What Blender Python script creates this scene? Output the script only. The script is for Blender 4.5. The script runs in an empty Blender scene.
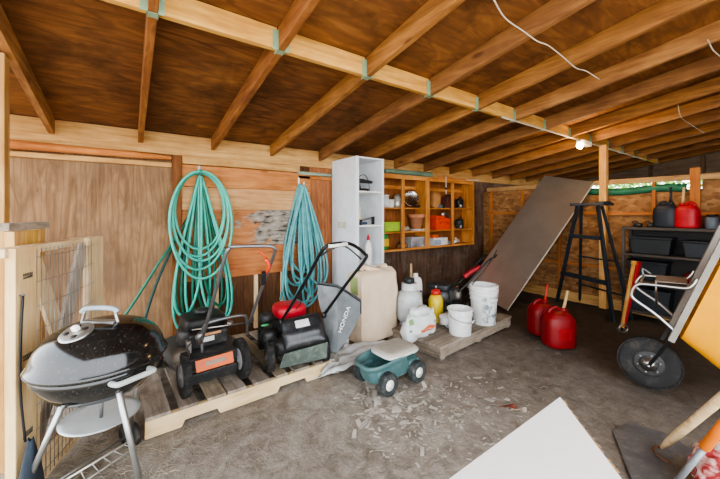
import bpy, bmesh, math, random
from mathutils import Vector, Matrix, noise
random.seed(7)
SC = bpy.context.scene
COL = SC.collection
PI = math.pi
# ------------------------------------------------------------------ camera geometry
F = 327.0; CX = 360.0; CY = 212.0; H = 1.4
TH = math.atan2(232, 327); S = math.sin(TH); C = math.cos(TH)
RT = Vector((C, -S, 0)); FW = Vector((S, C, 0))
def ray(px, py):
    a = (px - CX) / F
    return Vector((S + a * C, C - a * S, -(py - CY) / F))
CAMP = Vector((0, 0, H))
def G(px, py, z=0.0):
    r = ray(px, py); return CAMP + r * ((z - H) / r.z)
def WY(px, py, Y):
    r = ray(px, py); return CAMP + r * (Y / r.y)
def WX(px, py, X):
    r = ray(px, py); return CAMP + r * (X / r.x)
def D(px, py, d): return CAMP + ray(px, py) * d
def PL(px, py, n, c):
    r = ray(px, py); return CAMP + r * (c / (r.x * n[0] + r.y * n[1]))
cam = bpy.data.cameras.new('camera'); camo = bpy.data.objects.new('camera', cam); COL.objects.link(camo)
camo.location = CAMP; camo.rotation_euler = (PI / 2, 0, -TH)
cam.sensor_width = 36; cam.lens = 36 * F / 720; cam.shift_y = (CY - 239.5) / 720; cam.clip_start = 0.02
SC.camera = camo

# ------------------------------------------------------------------ materials
def hx(h):
    v = [int(h[i:i+2], 16) / 255 for i in (0, 2, 4)]
    return tuple((c / 12.92 if c <= .04045 else ((c + .055) / 1.055) ** 2.4) for c in v) + (1,)
class NT:
    def __init__(s, name):
        s.m = bpy.data.materials.new(name); s.m.use_nodes = True; s.t = s.m.node_tree
        s.b = s.t.nodes['Principled BSDF']
    def n(s, ty, **kw):
        nd = s.t.nodes.new(ty)
        for k, v in kw.items():
            if k in nd.inputs.keys(): nd.inputs[k].default_value = v
            else: setattr(nd, k, v)
        return nd
    def l(s, a, b): s.t.links.new(a, b)
    def coords(s, scale=(1, 1, 1), rnd=True):
        tc = s.n('ShaderNodeTexCoord'); mp = s.n('ShaderNodeMapping'); mp.inputs['Scale'].default_value = scale
        src = tc.outputs['Object']
        if rnd:
            oi = s.n('ShaderNodeObjectInfo'); ad = s.n('ShaderNodeVectorMath', operation='MULTIPLY_ADD')
            ad.inputs[1].default_value = (7.3, 11.1, 5.7)
            s.l(oi.outputs['Random'], ad.inputs[0]); s.l(src, ad.inputs[2]); src = ad.outputs[0]
        s.l(src, mp.inputs['Vector']); return mp.outputs['Vector']
    def noise(s, vec, scale, detail=4, rough=.55, dist=0):
        nd = s.n('ShaderNodeTexNoise'); s.l(vec, nd.inputs['Vector'])
        nd.inputs['Scale'].default_value = scale; nd.inputs['Detail'].default_value = detail
        nd.inputs['Roughness'].default_value = rough; nd.inputs['Distortion'].default_value = dist
        return nd.outputs['Fac']
    def ramp(s, fac, stops):
        r = s.n('ShaderNodeValToRGB'); e = r.color_ramp.elements
        while len(e) < len(stops): e.new(.5)
        for i, (p, c) in enumerate(stops): e[i].position = p; e[i].color = hx(c) if isinstance(c, str) else c
        s.l(fac, r.inputs['Fac']); return r.outputs['Color']
    def mix(s, fac, a, b, mode='MIX'):
        m = s.n('ShaderNodeMix', data_type='RGBA', blend_type=mode)
        for k, v in ((0, fac), (6, a), (7, b)):
            if hasattr(v, 'links'): s.l(v, m.inputs[k])
            else: m.inputs[k].default_value = hx(v) if isinstance(v, str) else v
        return m.outputs[2]
    def bump(s, h, st=.2, dist=.01):
        b = s.n('ShaderNodeBump'); b.inputs['Strength'].default_value = st; b.inputs['Distance'].default_value = dist
        s.l(h, b.inputs['Height']); s.l(b.outputs['Normal'], s.b.inputs['Normal'])
    def out(s, col, rough=.7, metal=0, spec=.35):
        if hasattr(col, 'links'): s.l(col, s.b.inputs['Base Color'])
        else: s.b.inputs['Base Color'].default_value = hx(col) if isinstance(col, str) else col
        s.b.inputs['Roughness'].default_value = rough; s.b.inputs['Metallic'].default_value = metal
        s.b.inputs['Specular IOR Level'].default_value = spec
        return s.m
MC = {}
def wood(lo, mid, hi, axis=0, grain=1.0, rough=.75, knots=True, dirt=None, swirl=0.0):
    key = ('w', lo, mid, hi, axis, grain, dirt, swirl)
    if key in MC: return MC[key]
    t = NT('wood'); sc = [14 * grain] * 3; sc[axis] = 1.2 * grain
    v = t.coords(tuple(sc))
    a = t.noise(v, 2.2, 6, .6, .6 + swirl)
    c = t.ramp(a, [(.3, lo), (.5, mid), (.68, hi)])
    v2 = t.coords((1, 1, 1)); b = t.noise(v2, 3.0, 3)
    c = t.mix(.35, c, t.ramp(b, [(.35, lo), (.65, hi)]))
    if knots:
        k = t.n('ShaderNodeTexVoronoi'); s2 = [4.2] * 3; s2[axis] = 1.6
        t.l(t.coords(tuple(s2)), k.inputs['Vector']); k.inputs['Scale'].default_value = 1.0
        kr = t.ramp(k.outputs['Distance'], [(.05, (1, 1, 1, 1)), (.1, (0, 0, 0, 1))])
        c = t.mix(kr, c, lo)
    if dirt:
        d = t.ramp(t.noise(v2, 5.0, 5, .65), [(.5, (0, 0, 0, 1)), (.7, (1, 1, 1, 1))])
        c = t.mix(d, c, dirt)
    t.bump(a, .25, .004); MC[key] = t.out(c, rough); return MC[key]
def plain(h, rough=.5, metal=0, var=.12, bump=0, spec=.4, dust=None):
    key = ('p', h, rough, metal, var, bump, dust)
    if key in MC: return MC[key]
    t = NT('coat'); base = hx(h); v = t.coords((1, 1, 1))
    nz = t.noise(v, 9, 4)
    dk = tuple(x * (1 - 2 * var) for x in base[:3]) + (1,); lt = tuple(min(1, x * (1 + var)) for x in base[:3]) + (1,)
    c = t.ramp(nz, [(.3, dk), (.7, lt)])
    if dust:
        d = t.ramp(t.noise(v, 16, 8, .75), [(.5, (0, 0, 0, 1)), (.72, (.8, .8, .8, 1))])
        c = t.mix(d, c, dust)
    if bump: t.bump(t.noise(v, 30, 5), bump, .006)
    MC[key] = t.out(c, rough, metal, spec); return MC[key]
def ply(lo, mid, hi, axis=2, stain=None, sc=1.0):
    key = ('ply', lo, mid, hi, axis, stain, sc)
    if key in MC: return MC[key]
    t = NT('plywood'); s = [6 * sc] * 3; s[axis] = 1.1 * sc
    v = t.coords(tuple(s)); a = t.noise(v, 1.6, 7, .62, 2.2)
    w = t.n('ShaderNodeTexWave'); s3 = [3.0 * sc] * 3; s3[axis] = .45 * sc
    t.l(t.coords(tuple(s3)), w.inputs['Vector']); w.inputs['Scale'].default_value = 2.4; w.inputs['Distortion'].default_value = 14; w.inputs['Detail'].default_value = 3; w.inputs['Detail Scale'].default_value = .7
    c = t.ramp(a, [(.3, lo), (.5, mid), (.7, hi)])
    c = t.mix(t.ramp(w.outputs['Fac'], [(.0, (.55, .55, .55, 1)), (.25, (0, 0, 0, 1))]), c, lo)
    vb = t.coords((1, 1, 1))
    c = t.mix(.35, c, t.ramp(t.noise(vb, 1.3, 4), [(.35, lo), (.65, hi)]))
    if stain:
        d = t.ramp(t.noise(vb, 2.0, 6, .6, .4), [(.52, (0, 0, 0, 1)), (.7, (.85, .85, .85, 1))])
        c = t.mix(d, c, stain)
    t.bump(a, .15, .004); MC[key] = t.out(c, .8, 0, .25); return MC[key]
def osb():
    if 'osb' in MC: return MC['osb']
    t = NT('strand board'); v = t.coords((9, 9, 16))
    vo = t.n('ShaderNodeTexVoronoi'); t.l(v, vo.inputs['Vector']); vo.inputs['Scale'].default_value = 1.6; vo.inputs['Randomness'].default_value = 1
    c = t.ramp(vo.outputs['Color'], [(.1, '63462b'), (.5, '916840'), (.9, 'b58c5e')])
    c = t.mix(.4, c, t.ramp(t.noise(v, 1.2, 5), [(.3, '6a4728'), (.7, 'a87c4e')]))
    t.bump(vo.outputs['Distance'], .15, .004); MC['osb'] = t.out(c, .8); return MC['osb']
def dirt():
    t = NT('packed dirt'); v = t.coords((1, 1, 1), False)
    n1 = t.noise(v, 1.1, 6, .6, .3); n2 = t.noise(v, 9, 9, .72, .5); n3 = t.noise(v, 55, 5, .7)
    c = t.ramp(n1, [(.34, '6c6257'), (.5, '91887c'), (.66, 'b0a79b')])
    c = t.mix(.6, c, t.ramp(n2, [(.3, '554a40'), (.5, '958b7f'), (.72, 'c6beb2')]))
    c = t.mix(t.ramp(n3, [(.6, (0, 0, 0, 1)), (.72, (.7, .7, .7, 1))]), c, 'a39a8c')
    # dirt darkens towards the right: that side's shade put into the colour
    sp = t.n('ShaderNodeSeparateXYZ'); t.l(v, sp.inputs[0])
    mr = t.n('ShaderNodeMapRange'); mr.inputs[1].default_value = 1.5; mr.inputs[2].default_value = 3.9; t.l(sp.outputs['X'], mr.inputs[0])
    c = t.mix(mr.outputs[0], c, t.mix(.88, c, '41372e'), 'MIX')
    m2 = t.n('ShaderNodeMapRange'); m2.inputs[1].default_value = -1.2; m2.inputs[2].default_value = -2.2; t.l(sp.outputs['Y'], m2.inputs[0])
    c = t.mix(m2.outputs[0], c, 'b5aa98')  # unseen ground out front made paler to bounce light up to the ceiling
    ad = t.n('ShaderNodeMath', operation='ADD'); t.l(n2, ad.inputs[0]); t.l(n3, ad.inputs[1])
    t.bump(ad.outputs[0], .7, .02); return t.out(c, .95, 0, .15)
W_NEW = lambda ax=0: wood('966a3a', 'bb9056', 'cfaa70', ax)
W_PALE = lambda ax=0: wood('b5946a', 'd8bd92', 'e6d2ac', ax)
W_RAFT = lambda ax=1: wood('64401f', '8b5c2f', 'ac7a43', ax)
W_GREY = lambda ax=0: wood('5d5347', '8c7f70', 'aa9c8a', ax, 1.2, .85, True, '6b6054')
W_OR = lambda ax=0: wood('8a4e24', 'b06a34', 'c98548', ax)
BLACK = lambda: plain('1c1c1d', .38, 0, .1)
BLACKD = lambda: plain('202122', .45, 0, .12, .1, .4, '55524c')
RUB = lambda: plain('232322', .8, 0, .1, .2, .3, '5a554d')
STEEL = lambda: plain('b4b5b3', .32, 1, .06)
GALV = lambda: plain('8d9090', .42, .9, .1)
WHITE = lambda: plain('e4e3de', .5, 0, .05)
RED = lambda: plain('b3161b', .38, 0, .1)

# ------------------------------------------------------------------ mesh helpers
MATS = {}
class MB:
    def __init__(s, M=None): s.v = []; s.f = []; s.sm = []; s.M = M or Matrix()
    def add(s, vs, fs, smooth=False, M=None):
        o = len(s.v); T = s.M @ M if M else s.M
        s.v += [T @ Vector(p) for p in vs]; s.f += [tuple(i + o for i in f) for f in fs]; s.sm += [smooth] * len(fs); return s
    def box(s, c, sz, rot=None):
        x, y, z = (a / 2 for a in sz); R = rot.to_4x4() if rot else Matrix()
        return s.add([(i * x, j * y, k * z) for i in (-1, 1) for j in (-1, 1) for k in (-1, 1)],
              [(0, 1, 3, 2), (4, 6, 7, 5), (0, 4, 5, 1), (2, 3, 7, 6), (0, 2, 6, 4), (1, 5, 7, 3)], False, Matrix.Translation(c) @ R)
    def b2(s, a, b):
        a = Vector(a); b = Vector(b); return s.box((a + b) / 2, [abs(q) for q in (b - a)])
    def beam(s, p, q, w, h, up=(0, 0, 1)):
        p = Vector(p); q = Vector(q); d = (q - p); L = d.length; d.normalize(); u = Vector(up)
        sd = d.cross(u)
        if sd.length < 1e-4: sd = d.cross(Vector((1, 0, 0)))
        sd.normalize(); u = sd.cross(d)
        R = Matrix((d, sd, u)).transposed()
        return s.box((p + q) / 2, (L, w, h), R)
    def quadbox(s, quad, t):
        """a slab: four corners in order, thickness along the normal"""
        q = [Vector(p) for p in quad]; n = (q[1] - q[0]).cross(q[3] - q[0]).normalized() * t
        return s.add(q + [p + n for p in q], [(3, 2, 1, 0), (4, 5, 6, 7), (0, 1, 5, 4), (1, 2, 6, 5), (2, 3, 7, 6), (3, 0, 4, 7)])
    def poly(s, pts, t):
        q = [Vector(p) for p in pts]; k = len(q); n = Vector((0, 0, 0))
        for i in range(k): n += q[i].cross(q[(i + 1) % k])
        n = n.normalized() * t
        return s.add(q + [p + n for p in q], [tuple(range(k))[::-1], tuple(range(k, 2 * k))] + [(i, (i + 1) % k, k + (i + 1) % k, k + i) for i in range(k)])
    def tube(s, pts, r, n=8, closed=False, sub=0, cap=True):
        P = [Vector(p) for p in pts]
        if sub: P = catmull(P, sub, closed)
        k = len(P); R = r if isinstance(r, (list, tuple)) else [r] * k
        if len(R) != k: R = [R[0] + (R[-1] - R[0]) * i / (k - 1) for i in range(k)]
        T = []
        for i in range(k):
            a = P[(i - 1) % k] if closed or i > 0 else P[i]; b = P[(i + 1) % k] if closed or i < k - 1 else P[i]
            d = (b - a); T.append(d.normalized() if d.length > 1e-9 else Vector((0, 0, 1)))
        nrm = T[0].orthogonal().normalized(); vs = []
        for i in range(k):
            nrm = nrm - T[i] * nrm.dot(T[i])
            nrm = nrm.normalized() if nrm.length > 1e-6 else T[i].orthogonal().normalized()
            bn = T[i].cross(nrm)
            for j in range(n):
                a = 2 * PI * j / n; vs.append(P[i] + (nrm * math.cos(a) + bn * math.sin(a)) * R[i])
        fs = []
        for i in range(k if closed else k - 1):
            for j in range(n):
                fs.append((i * n + j, i * n + (j + 1) % n, ((i + 1) % k) * n + (j + 1) % n, ((i + 1) % k) * n + j))
        if cap and not closed: fs += [tuple(range(n))[::-1], tuple((k - 1) * n + j for j in range(n))]
        return s.add(vs, fs, True)
    def lathe(s, prof, n=24, c=(0, 0, 0), axis=(0, 0, 1), sx=1, sy=1):
        z = Vector(axis).normalized(); R = z.to_track_quat('Z', 'Y').to_matrix().to_4x4()
        vs = []; fs = []; k = len(prof)
        for r, h in prof:
            r = max(r, 1e-4)
            for j in range(n): a = 2 * PI * j / n; vs.append((r * math.cos(a) * sx, r * math.sin(a) * sy, h))
        for i in range(k - 1):
            for j in range(n): fs.append((i * n + j, i * n + (j + 1) % n, (i + 1) * n + (j + 1) % n, (i + 1) * n + j))
        fs += [tuple(range(n))[::-1], tuple((k - 1) * n + j for j in range(n))]
        return s.add(vs, fs, True, Matrix.Translation(c) @ R)
    def grid(s, fn, nu, nv, smooth=True, wrap=False):
        vs = [fn(i / nu, j / nv) for i in range(nu + 1) for j in range(nv + 1)]
        fs = [(i * (nv + 1) + j, (i + 1) * (nv + 1) + j, (i + 1) * (nv + 1) + j + 1, i * (nv + 1) + j + 1) for i in range(nu) for j in range(nv)]
        return s.add(vs, fs, smooth)
    def blob(s, c, sz, e=.5, n=20, m=12, lump=0, seed=0, rot=None):
        """super-ellipsoid; e<1 boxy"""
        def pw(x): return math.copysign(abs(x) ** e, x)
        vs = []; fs = []
        for i in range(m + 1):
            p = -PI / 2 + PI * i / m
            for j in range(n):
                a = 2 * PI * j / n
                q = Vector((pw(math.cos(p)) * pw(math.cos(a)), pw(math.cos(p)) * pw(math.sin(a)), pw(math.sin(p))))
                if lump: q *= 1 + lump * noise.noise(q * 2.3 + Vector((seed, 3.1, 0)))
                vs.append((q.x * sz[0] / 2, q.y * sz[1] / 2, q.z * sz[2] / 2))
        for i in range(m):
            for j in range(n): fs.append((i * n + j, i * n + (j + 1) % n, (i + 1) * n + (j + 1) % n, (i + 1) * n + j))
        return s.add(vs, fs, True, Matrix.Translation(c) @ (rot.to_4x4() if rot else Matrix()))
    def build(s, name, mat, parent=None, loc=None, bevel=0, seg=2, solid=0, sub=0):
        me = bpy.data.meshes.new(name)
        if parent is not None: inv = MATS[parent.as_pointer()].inverted()
        else:
            if loc is None:
                n = len(s.v); loc = Vector((sum(v.x for v in s.v) / n, sum(v.y for v in s.v) / n, min(v.z for v in s.v)))
            inv = Matrix.Translation(loc).inverted()
        me.from_pydata([inv @ v for v in s.v], [], s.f); me.validate()
        bm = bmesh.new(); bm.from_mesh(me); bmesh.ops.recalc_face_normals(bm, faces=bm.faces); bm.to_mesh(me); bm.free()
        for p, q in zip(me.polygons, s.sm): p.use_smooth = q
        me.materials.append(mat)
        o = bpy.data.objects.new(name, me); COL.objects.link(o)
        if parent is not None: o.parent = parent; MATS[o.as_pointer()] = MATS[parent.as_pointer()]
        else: o.location = loc; MATS[o.as_pointer()] = Matrix.Translation(loc)
        if bevel:
            b = o.modifiers.new('bevel', 'BEVEL'); b.width = bevel; b.segments = seg; b.limit_method = 'ANGLE'; b.angle_limit = .6
        if solid:
            b = o.modifiers.new('solid', 'SOLIDIFY'); b.thickness = solid; b.offset = 0
        if sub:
            b = o.modifiers.new('sub', 'SUBSURF'); b.levels = sub; b.render_levels = sub
        KEEP.append(o); return o
KEEP = []
def catmull(P, sub, closed=False):
    out = []; k = len(P)
    for i in range(k if closed else k - 1):
        p0 = P[(i - 1) % k] if closed or i > 0 else P[i]; p1 = P[i]; p2 = P[(i + 1) % k]; p3 = P[(i + 2) % k] if closed or i < k - 2 else p2
        for j in range(sub):
            t = j / sub
            out.append(.5 * ((2 * p1) + (p2 - p0) * t + (2 * p0 - 5 * p1 + 4 * p2 - p3) * t * t + (3 * p1 - p0 - 3 * p2 + p3) * t ** 3))
    if not closed: out.append(P[-1])
    return out
def tag(o, label, cat, group=None, kind=None):
    o['label'] = label; o['category'] = cat
    if group: o['group'] = group
    if kind: o['kind'] = kind
    return o
def thing(name, label, cat, loc, rotz=0, group=None):
    o = bpy.data.objects.new(name, None); COL.objects.link(o); o.empty_display_size = .05
    o.location = loc; o.rotation_euler = (0, 0, rotz)
    MATS[o.as_pointer()] = Matrix.Translation(Vector(loc)) @ Matrix.Rotation(rotz, 4, 'Z'); KEEP.append(o)
    return tag(o, label, cat, group)
def L(o): return MB(MATS[o.as_pointer()])
def struct(o): o['kind'] = 'structure'; return o
def dup(root, loc, rotz, label, group=None):
    r = root.copy(); COL.objects.link(r); r.location = loc; r.rotation_euler = (0, 0, rotz); r['label'] = label
    if group: r['group'] = group
    for ch in list(root.children):
        c = ch.copy(); COL.objects.link(c); c.parent = r
        for g in list(ch.children):
            d = g.copy(); COL.objects.link(d); d.parent = c
    return r
def text_mesh(body, size, M, parent, mat, name='lettering', label=None, thick=.001):
    cu = bpy.data.curves.new('t', 'FONT'); cu.body = body; cu.size = size; cu.align_x = 'CENTER'; cu.align_y = 'CENTER'; cu.extrude = thick
    to = bpy.data.objects.new('t', cu); COL.objects.link(to)
    bpy.context.view_layer.update(); dg = bpy.context.evaluated_depsgraph_get()
    me = to.evaluated_get(dg).to_mesh(); mb = MB(M)
    mb.add([v.co.copy() for v in me.vertices], [tuple(p.vertices) for p in me.polygons])
    to.evaluated_get(dg).to_mesh_clear(); bpy.data.objects.remove(to)
    o = mb.build(name, mat, parent)
    if label: o['label'] = label
    return o
def frame_from(o, x, y):
    x = Vector(x).normalized(); y = Vector(y); n = x.cross(y).normalized(); y = n.cross(x)
    M = Matrix((x, y, n)).transposed().to_4x4(); M.translation = Vector(o); return M
# ================================================================== THE SHELL
YW = 3.9; XR = 5.8; SL = 0.155; Z0 = 2.07; XE = 9.0
def zr(y): return Z0 + SL * (YW - y)      # underside of the rafters
YF = -1.3
# floor: uneven dirt
xs = [-9, -6, -4, -3, -2.2] + [-1.6 + .07 * i for i in range(108)] + [6.2, 7, 9, 12, 16]
ys = [-12, -9, -6, -4, -2.6] + [-1.8 + .07 * i for i in range(84)] + [4.3, 5.2, 7, 10, 14]
fl = MB()
def fz(x, y):
    inside = 1 if -1.7 < x < 6.0 and -1.9 < y < 4.2 else .3
    return (noise.noise(Vector((x * 1.7, y * 1.7, 0))) * .012 + noise.noise(Vector((x * 6, y * 6, 3))) * .008 + noise.noise(Vector((x * 13, y * 13, 7))) * .005 - .012) * inside
fl.add([(x, y, fz(x, y)) for x in xs for y in ys], [(i * len(ys) + j, (i + 1) * len(ys) + j, (i + 1) * len(ys) + j + 1, i * len(ys) + j + 1) for i in range(len(xs) - 1) for j in range(len(ys) - 1)], True)
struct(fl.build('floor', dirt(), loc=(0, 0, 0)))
# ceiling sheathing above the rafters
RH = .14
ce = MB(); x0, x1 = -1.8, 9.3
ce.add([(x, y, zr(y) + RH + dz) for dz in (0, .02) for (x, y) in ((x0, YF), (x1, YF), (x1, YW + .25), (x0, YW + .25))],
       [(0, 1, 2, 3), (7, 6, 5, 4), (0, 4, 5, 1), (1, 5, 6, 2), (2, 6, 7, 3), (3, 7, 4, 0)])
struct(ce.build('ceiling', ply('4f301b', '764b2a', '96683d', 0, '40270f', .8), loc=(0, 0, 0)))
# back wall: plywood left, weathered boarding right
w = MB(); w.b2((-1.7, YW, -.03), (.37, YW + .02, 2.2)); struct(w.build('wall_back', ply('58402c', '85664a', 'a0805e', 2, '705a46'), loc=(0, YW, 0)))
w = MB(); w.b2((.37, YW + .012, -.03), (1.95, YW + .03, 2.2)); struct(w.build('wall_back_centre', ply('3a2517', '5f4029', '7a5638', 2), loc=(1, YW, 0)))
w = MB(); w.b2((1.95, YW, -.03), (2.36, YW + .02, 2.2)); struct(w.build('wall_back_red', ply('6a3a20', '9c6440', 'b47a52', 2), loc=(2, YW, 0)))
w = MB()
for i in range(46):
    xa = 2.36 + i * .145
    if True: w.b2((xa, YW + random.uniform(0, .004), -.03), (xa + .142, YW + .024, 2.2))
struct(w.build('wall_back_right', wood('3a2a20', '5f4738', '7d6656', 2, .8, .85, True, '6f655c'), loc=(3, YW, 0)))
# wood lath on the back wall
n_tr = [0]
def trim(mb, mat, bevel=.004):
    n_tr[0] += 1; return struct(mb.build('trim_%d' % n_tr[0], mat, bevel=bevel))
def tb(a, b, mat, bevel=.004): return trim(MB().b2(a, b), mat, bevel)
RX = [-1.21, -.54] + [.10 + .66 * i for i in range(14)]
tb((-1.7, YW - .04, 1.99), (XE, YW, 2.205), W_NEW(0))                    # top plate board behind the rafter ends
trim(MB().tube([(-1.7, YW - .09, 1.955), (-.8, YW - .092, 1.952), (.1, YW - .085, 1.95), (.36, YW - .08, 1.948)], [.05, .05, .042, .02], 10, sub=4), W_OR(0))
tb((-1.7, YW - .045, 1.86), (.365, YW, 1.905), W_NEW(0))
tb((.37, YW - .06, 0), (.455, YW + .01, 1.989), wood('4d2d18', '77481f', '8f5a2c', 2))
tb((.46, YW - .075, 1.905), (1.78, YW + .01, 1.99), W_NEW(0))
tb((1.78, YW - .03, 1.83), (2.28, YW, 1.87), W_OR(0))
tb((.46, YW - .03, 1.67), (1.95, YW + .012, 1.9), wood('94552a', 'b97a44', 'cc915a', 0))
tb((.46, YW - .022, 1.425), (1.95, YW + .012, 1.668), wood('a5754a', 'c79a68', 'd9b083', 0))
def torn():
    t = NT('torn board'); v = t.coords((1, 1, 1), False)
    c = t.ramp(t.noise(t.coords((2, 9, 14)), 2, 6, .6, .6), [(.3, '8f5430'), (.5, 'b0764a'), (.7, 'c08a5c')])
    v2 = t.coords((1.3, 1, 3.0), False); nn = t.noise(v2, 2.1, 7, .62, .4)
    sp = t.n('ShaderNodeSeparateXYZ'); t.l(v, sp.inputs[0])
    mr = t.n('ShaderNodeMapRange'); mr.inputs[1].default_value = -.35; mr.inputs[2].default_value = .45; t.l(sp.outputs['X'], mr.inputs[0])
    ad = t.n('ShaderNodeMath', operation='MULTIPLY_ADD'); t.l(mr.outputs[0], ad.inputs[0]); ad.inputs[1].default_value = .4; t.l(nn, ad.inputs[2])
    g = t.ramp(t.noise(t.coords((3, 3, 9), False), 3, 6), [(.35, '3d362f'), (.5, '8d857a'), (.7, 'b0a698')])
    c = t.mix(t.ramp(ad.outputs[0], [(.66, (0, 0, 0, 1)), (.7, (1, 1, 1, 1))]), c, g); return t.out(c, .85)
tb((.46, YW - .02, 1.0), (1.95, YW + .012, 1.423), torn())
tb((.46, YW - .028, .66), (1.95, YW + .012, .998), wood('8a4a26', 'b06c3c', 'c2824e', 0))
for xx in (.78, 1.22, 1.55): tb((xx, YW - .02, .02), (xx + .045, YW + .012, .655), W_PALE(2), .003)
struct_pipe = MB().tube([(1.76, YW - .055, 1.90), (2.26, YW - .055, 1.895)], .022, 10)
tag(struct_pipe.build('pipe', plain('8fa08c', .5, 0, .1)), 'short grey-green pipe running along the wall up to the white cabinet', 'pipe')
# left post
tb((-.66, 2.56, -.02), (-.546, 2.66, zr(2.66)), W_NEW(2))
# right wall : strand board, studs, girts, opening near the top
w = MB(); w.b2((XR, -1.3, -.03), (XR + .02, YW + .05, 1.69)); struct(w.build('wall_right', osb(), loc=(XR, 1.5, 0)))
w = MB()
w.add([(XE + dx, y, z) for dx in (0, .02) for (y, z) in ((-1.3, 2.06), (YW + .03, 2.06), (YW + .03, zr(YW + .03) + RH - .001), (-1.3, zr(-1.3) + RH - .001))],
      [(0, 1, 2, 3), (7, 6, 5, 4), (0, 4, 5, 1), (1, 5, 6, 2), (2, 6, 7, 3), (3, 7, 4, 0)])
struct(w.build('wall_right_upper', wood('5a4c3e', '7a6a58', '8f7e6a', 1, .8), loc=(XE, 1.5, 2.0)))
tb((XR, 2.35, 1.69), (XR + .02, YW + .03, 1.8), osb(), 0); tb((XR, -1.3, 1.69), (XR + .02, .85, 1.8), osb(), 0)
tb((XR - .06, -1.2, 1.80), (XR, 3.8, 1.87), wood('8a6a45', 'ad8858', 'c4a070', 1))
tb((XR - .05, -1.2, 1.355), (XR, 3.8, 1.40), W_OR(1)); tb((XR - .05, 1.7, .56), (XR, 3.8, .60), W_OR(1))
tb((XR - .07, -1.2, -.02), (XR, 3.8, .14), W_NEW(1))
for y in (3.72, 3.1, 2.48, 1.86): tb((XR - .05, y - .02, .14), (XR - .001, y + .02, 1.355), W_OR(2))
for y in (3.72, 3.1, 2.48, 1.86, 1.3): tb((XR - .04, y - .02, 1.401), (XR - .001, y + .02, 1.80), W_OR(2))
for y in (3.3, 2.3, 1.45, .6): tb((XE - .09, y * .9 - .03, 2.07), (XE - .001, y * .9 + .03, zr(y * .9 + .03)), wood('4a3a2c', '6a5642', '7d684f', 2))
tb((XR - .07, .86, 1.401), (XR - .001, .95, 1.95), W_OR(2))
w = MB(); w.b2((2.9, -1.28, -.03), (XE + .02, -1.26, zr(-1.26) - .001)); struct(w.build('wall_front', ply('5a3a24', '8a6040', 'a67c58', 2), loc=(4, -1.27, 0)))
# rafters with joist hangers
YB = 1.92
HANG = plain('8fa98c', .5, .3, .12)
ordn = ['first', 'second', 'third', 'fourth', 'fifth', 'sixth', 'seventh', 'eighth', 'ninth', 'tenth', 'eleventh']
rl = {0: 'short stretch of roof rafter seen beyond the left post, leftmost of the row',
      1: 'pale-edged roof rafter above the left post and wire gate',
      2: 'dark roof rafter meeting the wall left of the teal hose coil',
      3: 'reddish roof rafter running above the round-looped teal hose',
      4: 'roof rafter meeting the wall between the two hung hose bundles',
      5: 'roof rafter running towards the top of the white cabinet',
      6: 'roof rafter running above the left end of the open wood cubbies',
      7: 'roof rafter above the middle of the open wood cubbies, seventh from the left',
      8: 'roof rafter above the right end of the open wood cubbies, eighth from the left',
      9: 'roof rafter just left of the lit bulb and timber post',
      10: 'roof rafter whose underside runs just left of the shelving unit, by the timber post',
      11: 'roof rafter just beyond the timber post, over the strand board wall',
      12: 'dim roof rafter, fourth from the right end, seen over the strand board wall',
      13: 'dim roof rafter, third from the right end, seen over the slot of greenery',
      14: 'dim roof rafter, second from the right end, near the grey upper boards',
      15: 'dimmest roof rafter at the far right, right against the grey upper boards'}
RAFT = [W_RAFT(1), wood('63391a', '85522a', 'a06c3a', 1), wood('6b4426', '946539', 'b3834f', 1), wood('5e3b20', '7f5430', '9c7042', 1)]
for i, x in enumerate(RX):
    m = RAFT[{0: 0, 1: 2, 2: 1, 3: 1, 4: 0}.get(i, (0, 2, 3)[i % 3])]
    t = thing('rafter', rl[i], 'rafter', (x, 1.3, zr(1.3)), 0, 'roof rafters')
    a = MB(); yb = YW - .045
    a.add([(x + dx, y, zr(y) + dz) for dx in (-.021, .021) for (y, dz) in ((YF, 0), (yb, 0), (yb, RH - .002), (YF, RH - .002))],
          [(0, 1, 2, 3), (7, 6, 5, 4), (0, 4, 5, 1), (1, 5, 6, 2), (2, 6, 7, 3), (3, 7, 4, 0)])
    a.build('timber', m, t, bevel=.003)
    if i > 0:
        h = MB(); zz = zr(YB)
        h.b2((x - .0225, YB - .03, zz - .003), (x + .0225, YB + .03, zz - .0005))
        h.b2((x - .0245, YB - .035, zz - .003), (x - .0215, YB + .03, zz + .118)); h.b2((x + .0215, YB - .035, zz - .003), (x + .0245, YB + .03, zz + .118))
        h.b2((x - .055, YB - .026, zz), (x - .022, YB - .023, zz + .118)); h.b2((x + .022, YB - .026, zz), (x + .05, YB - .023, zz + .118))
        h.build('joist_hanger', HANG, t)['label'] = 'greenish metal joist hanger'
bm_ = MB()
for a, b in zip(RX[:-1], RX[1:]): bm_.b2((a + .026, YB - .021, zr(YB) + .008), (b - .026, YB + .021, zr(YB) + .137))
bm_.b2((RX[-1] + .026, YB - .021, zr(YB) + .008), (XE - .002, YB + .021, zr(YB) + .137))
trim(bm_, wood('a57232', 'c9964a', 'ddb064', 0), .003)
# timber post under the roof, near the right wall
PX, PY = 5.692, 1.845
tb((PX - .045, PY - .045, -.02), (PX + .045, PY + .045, zr(PY + .045) - .004), wood('b07a3c', 'd09a55', 'e0b474', 2))
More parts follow.
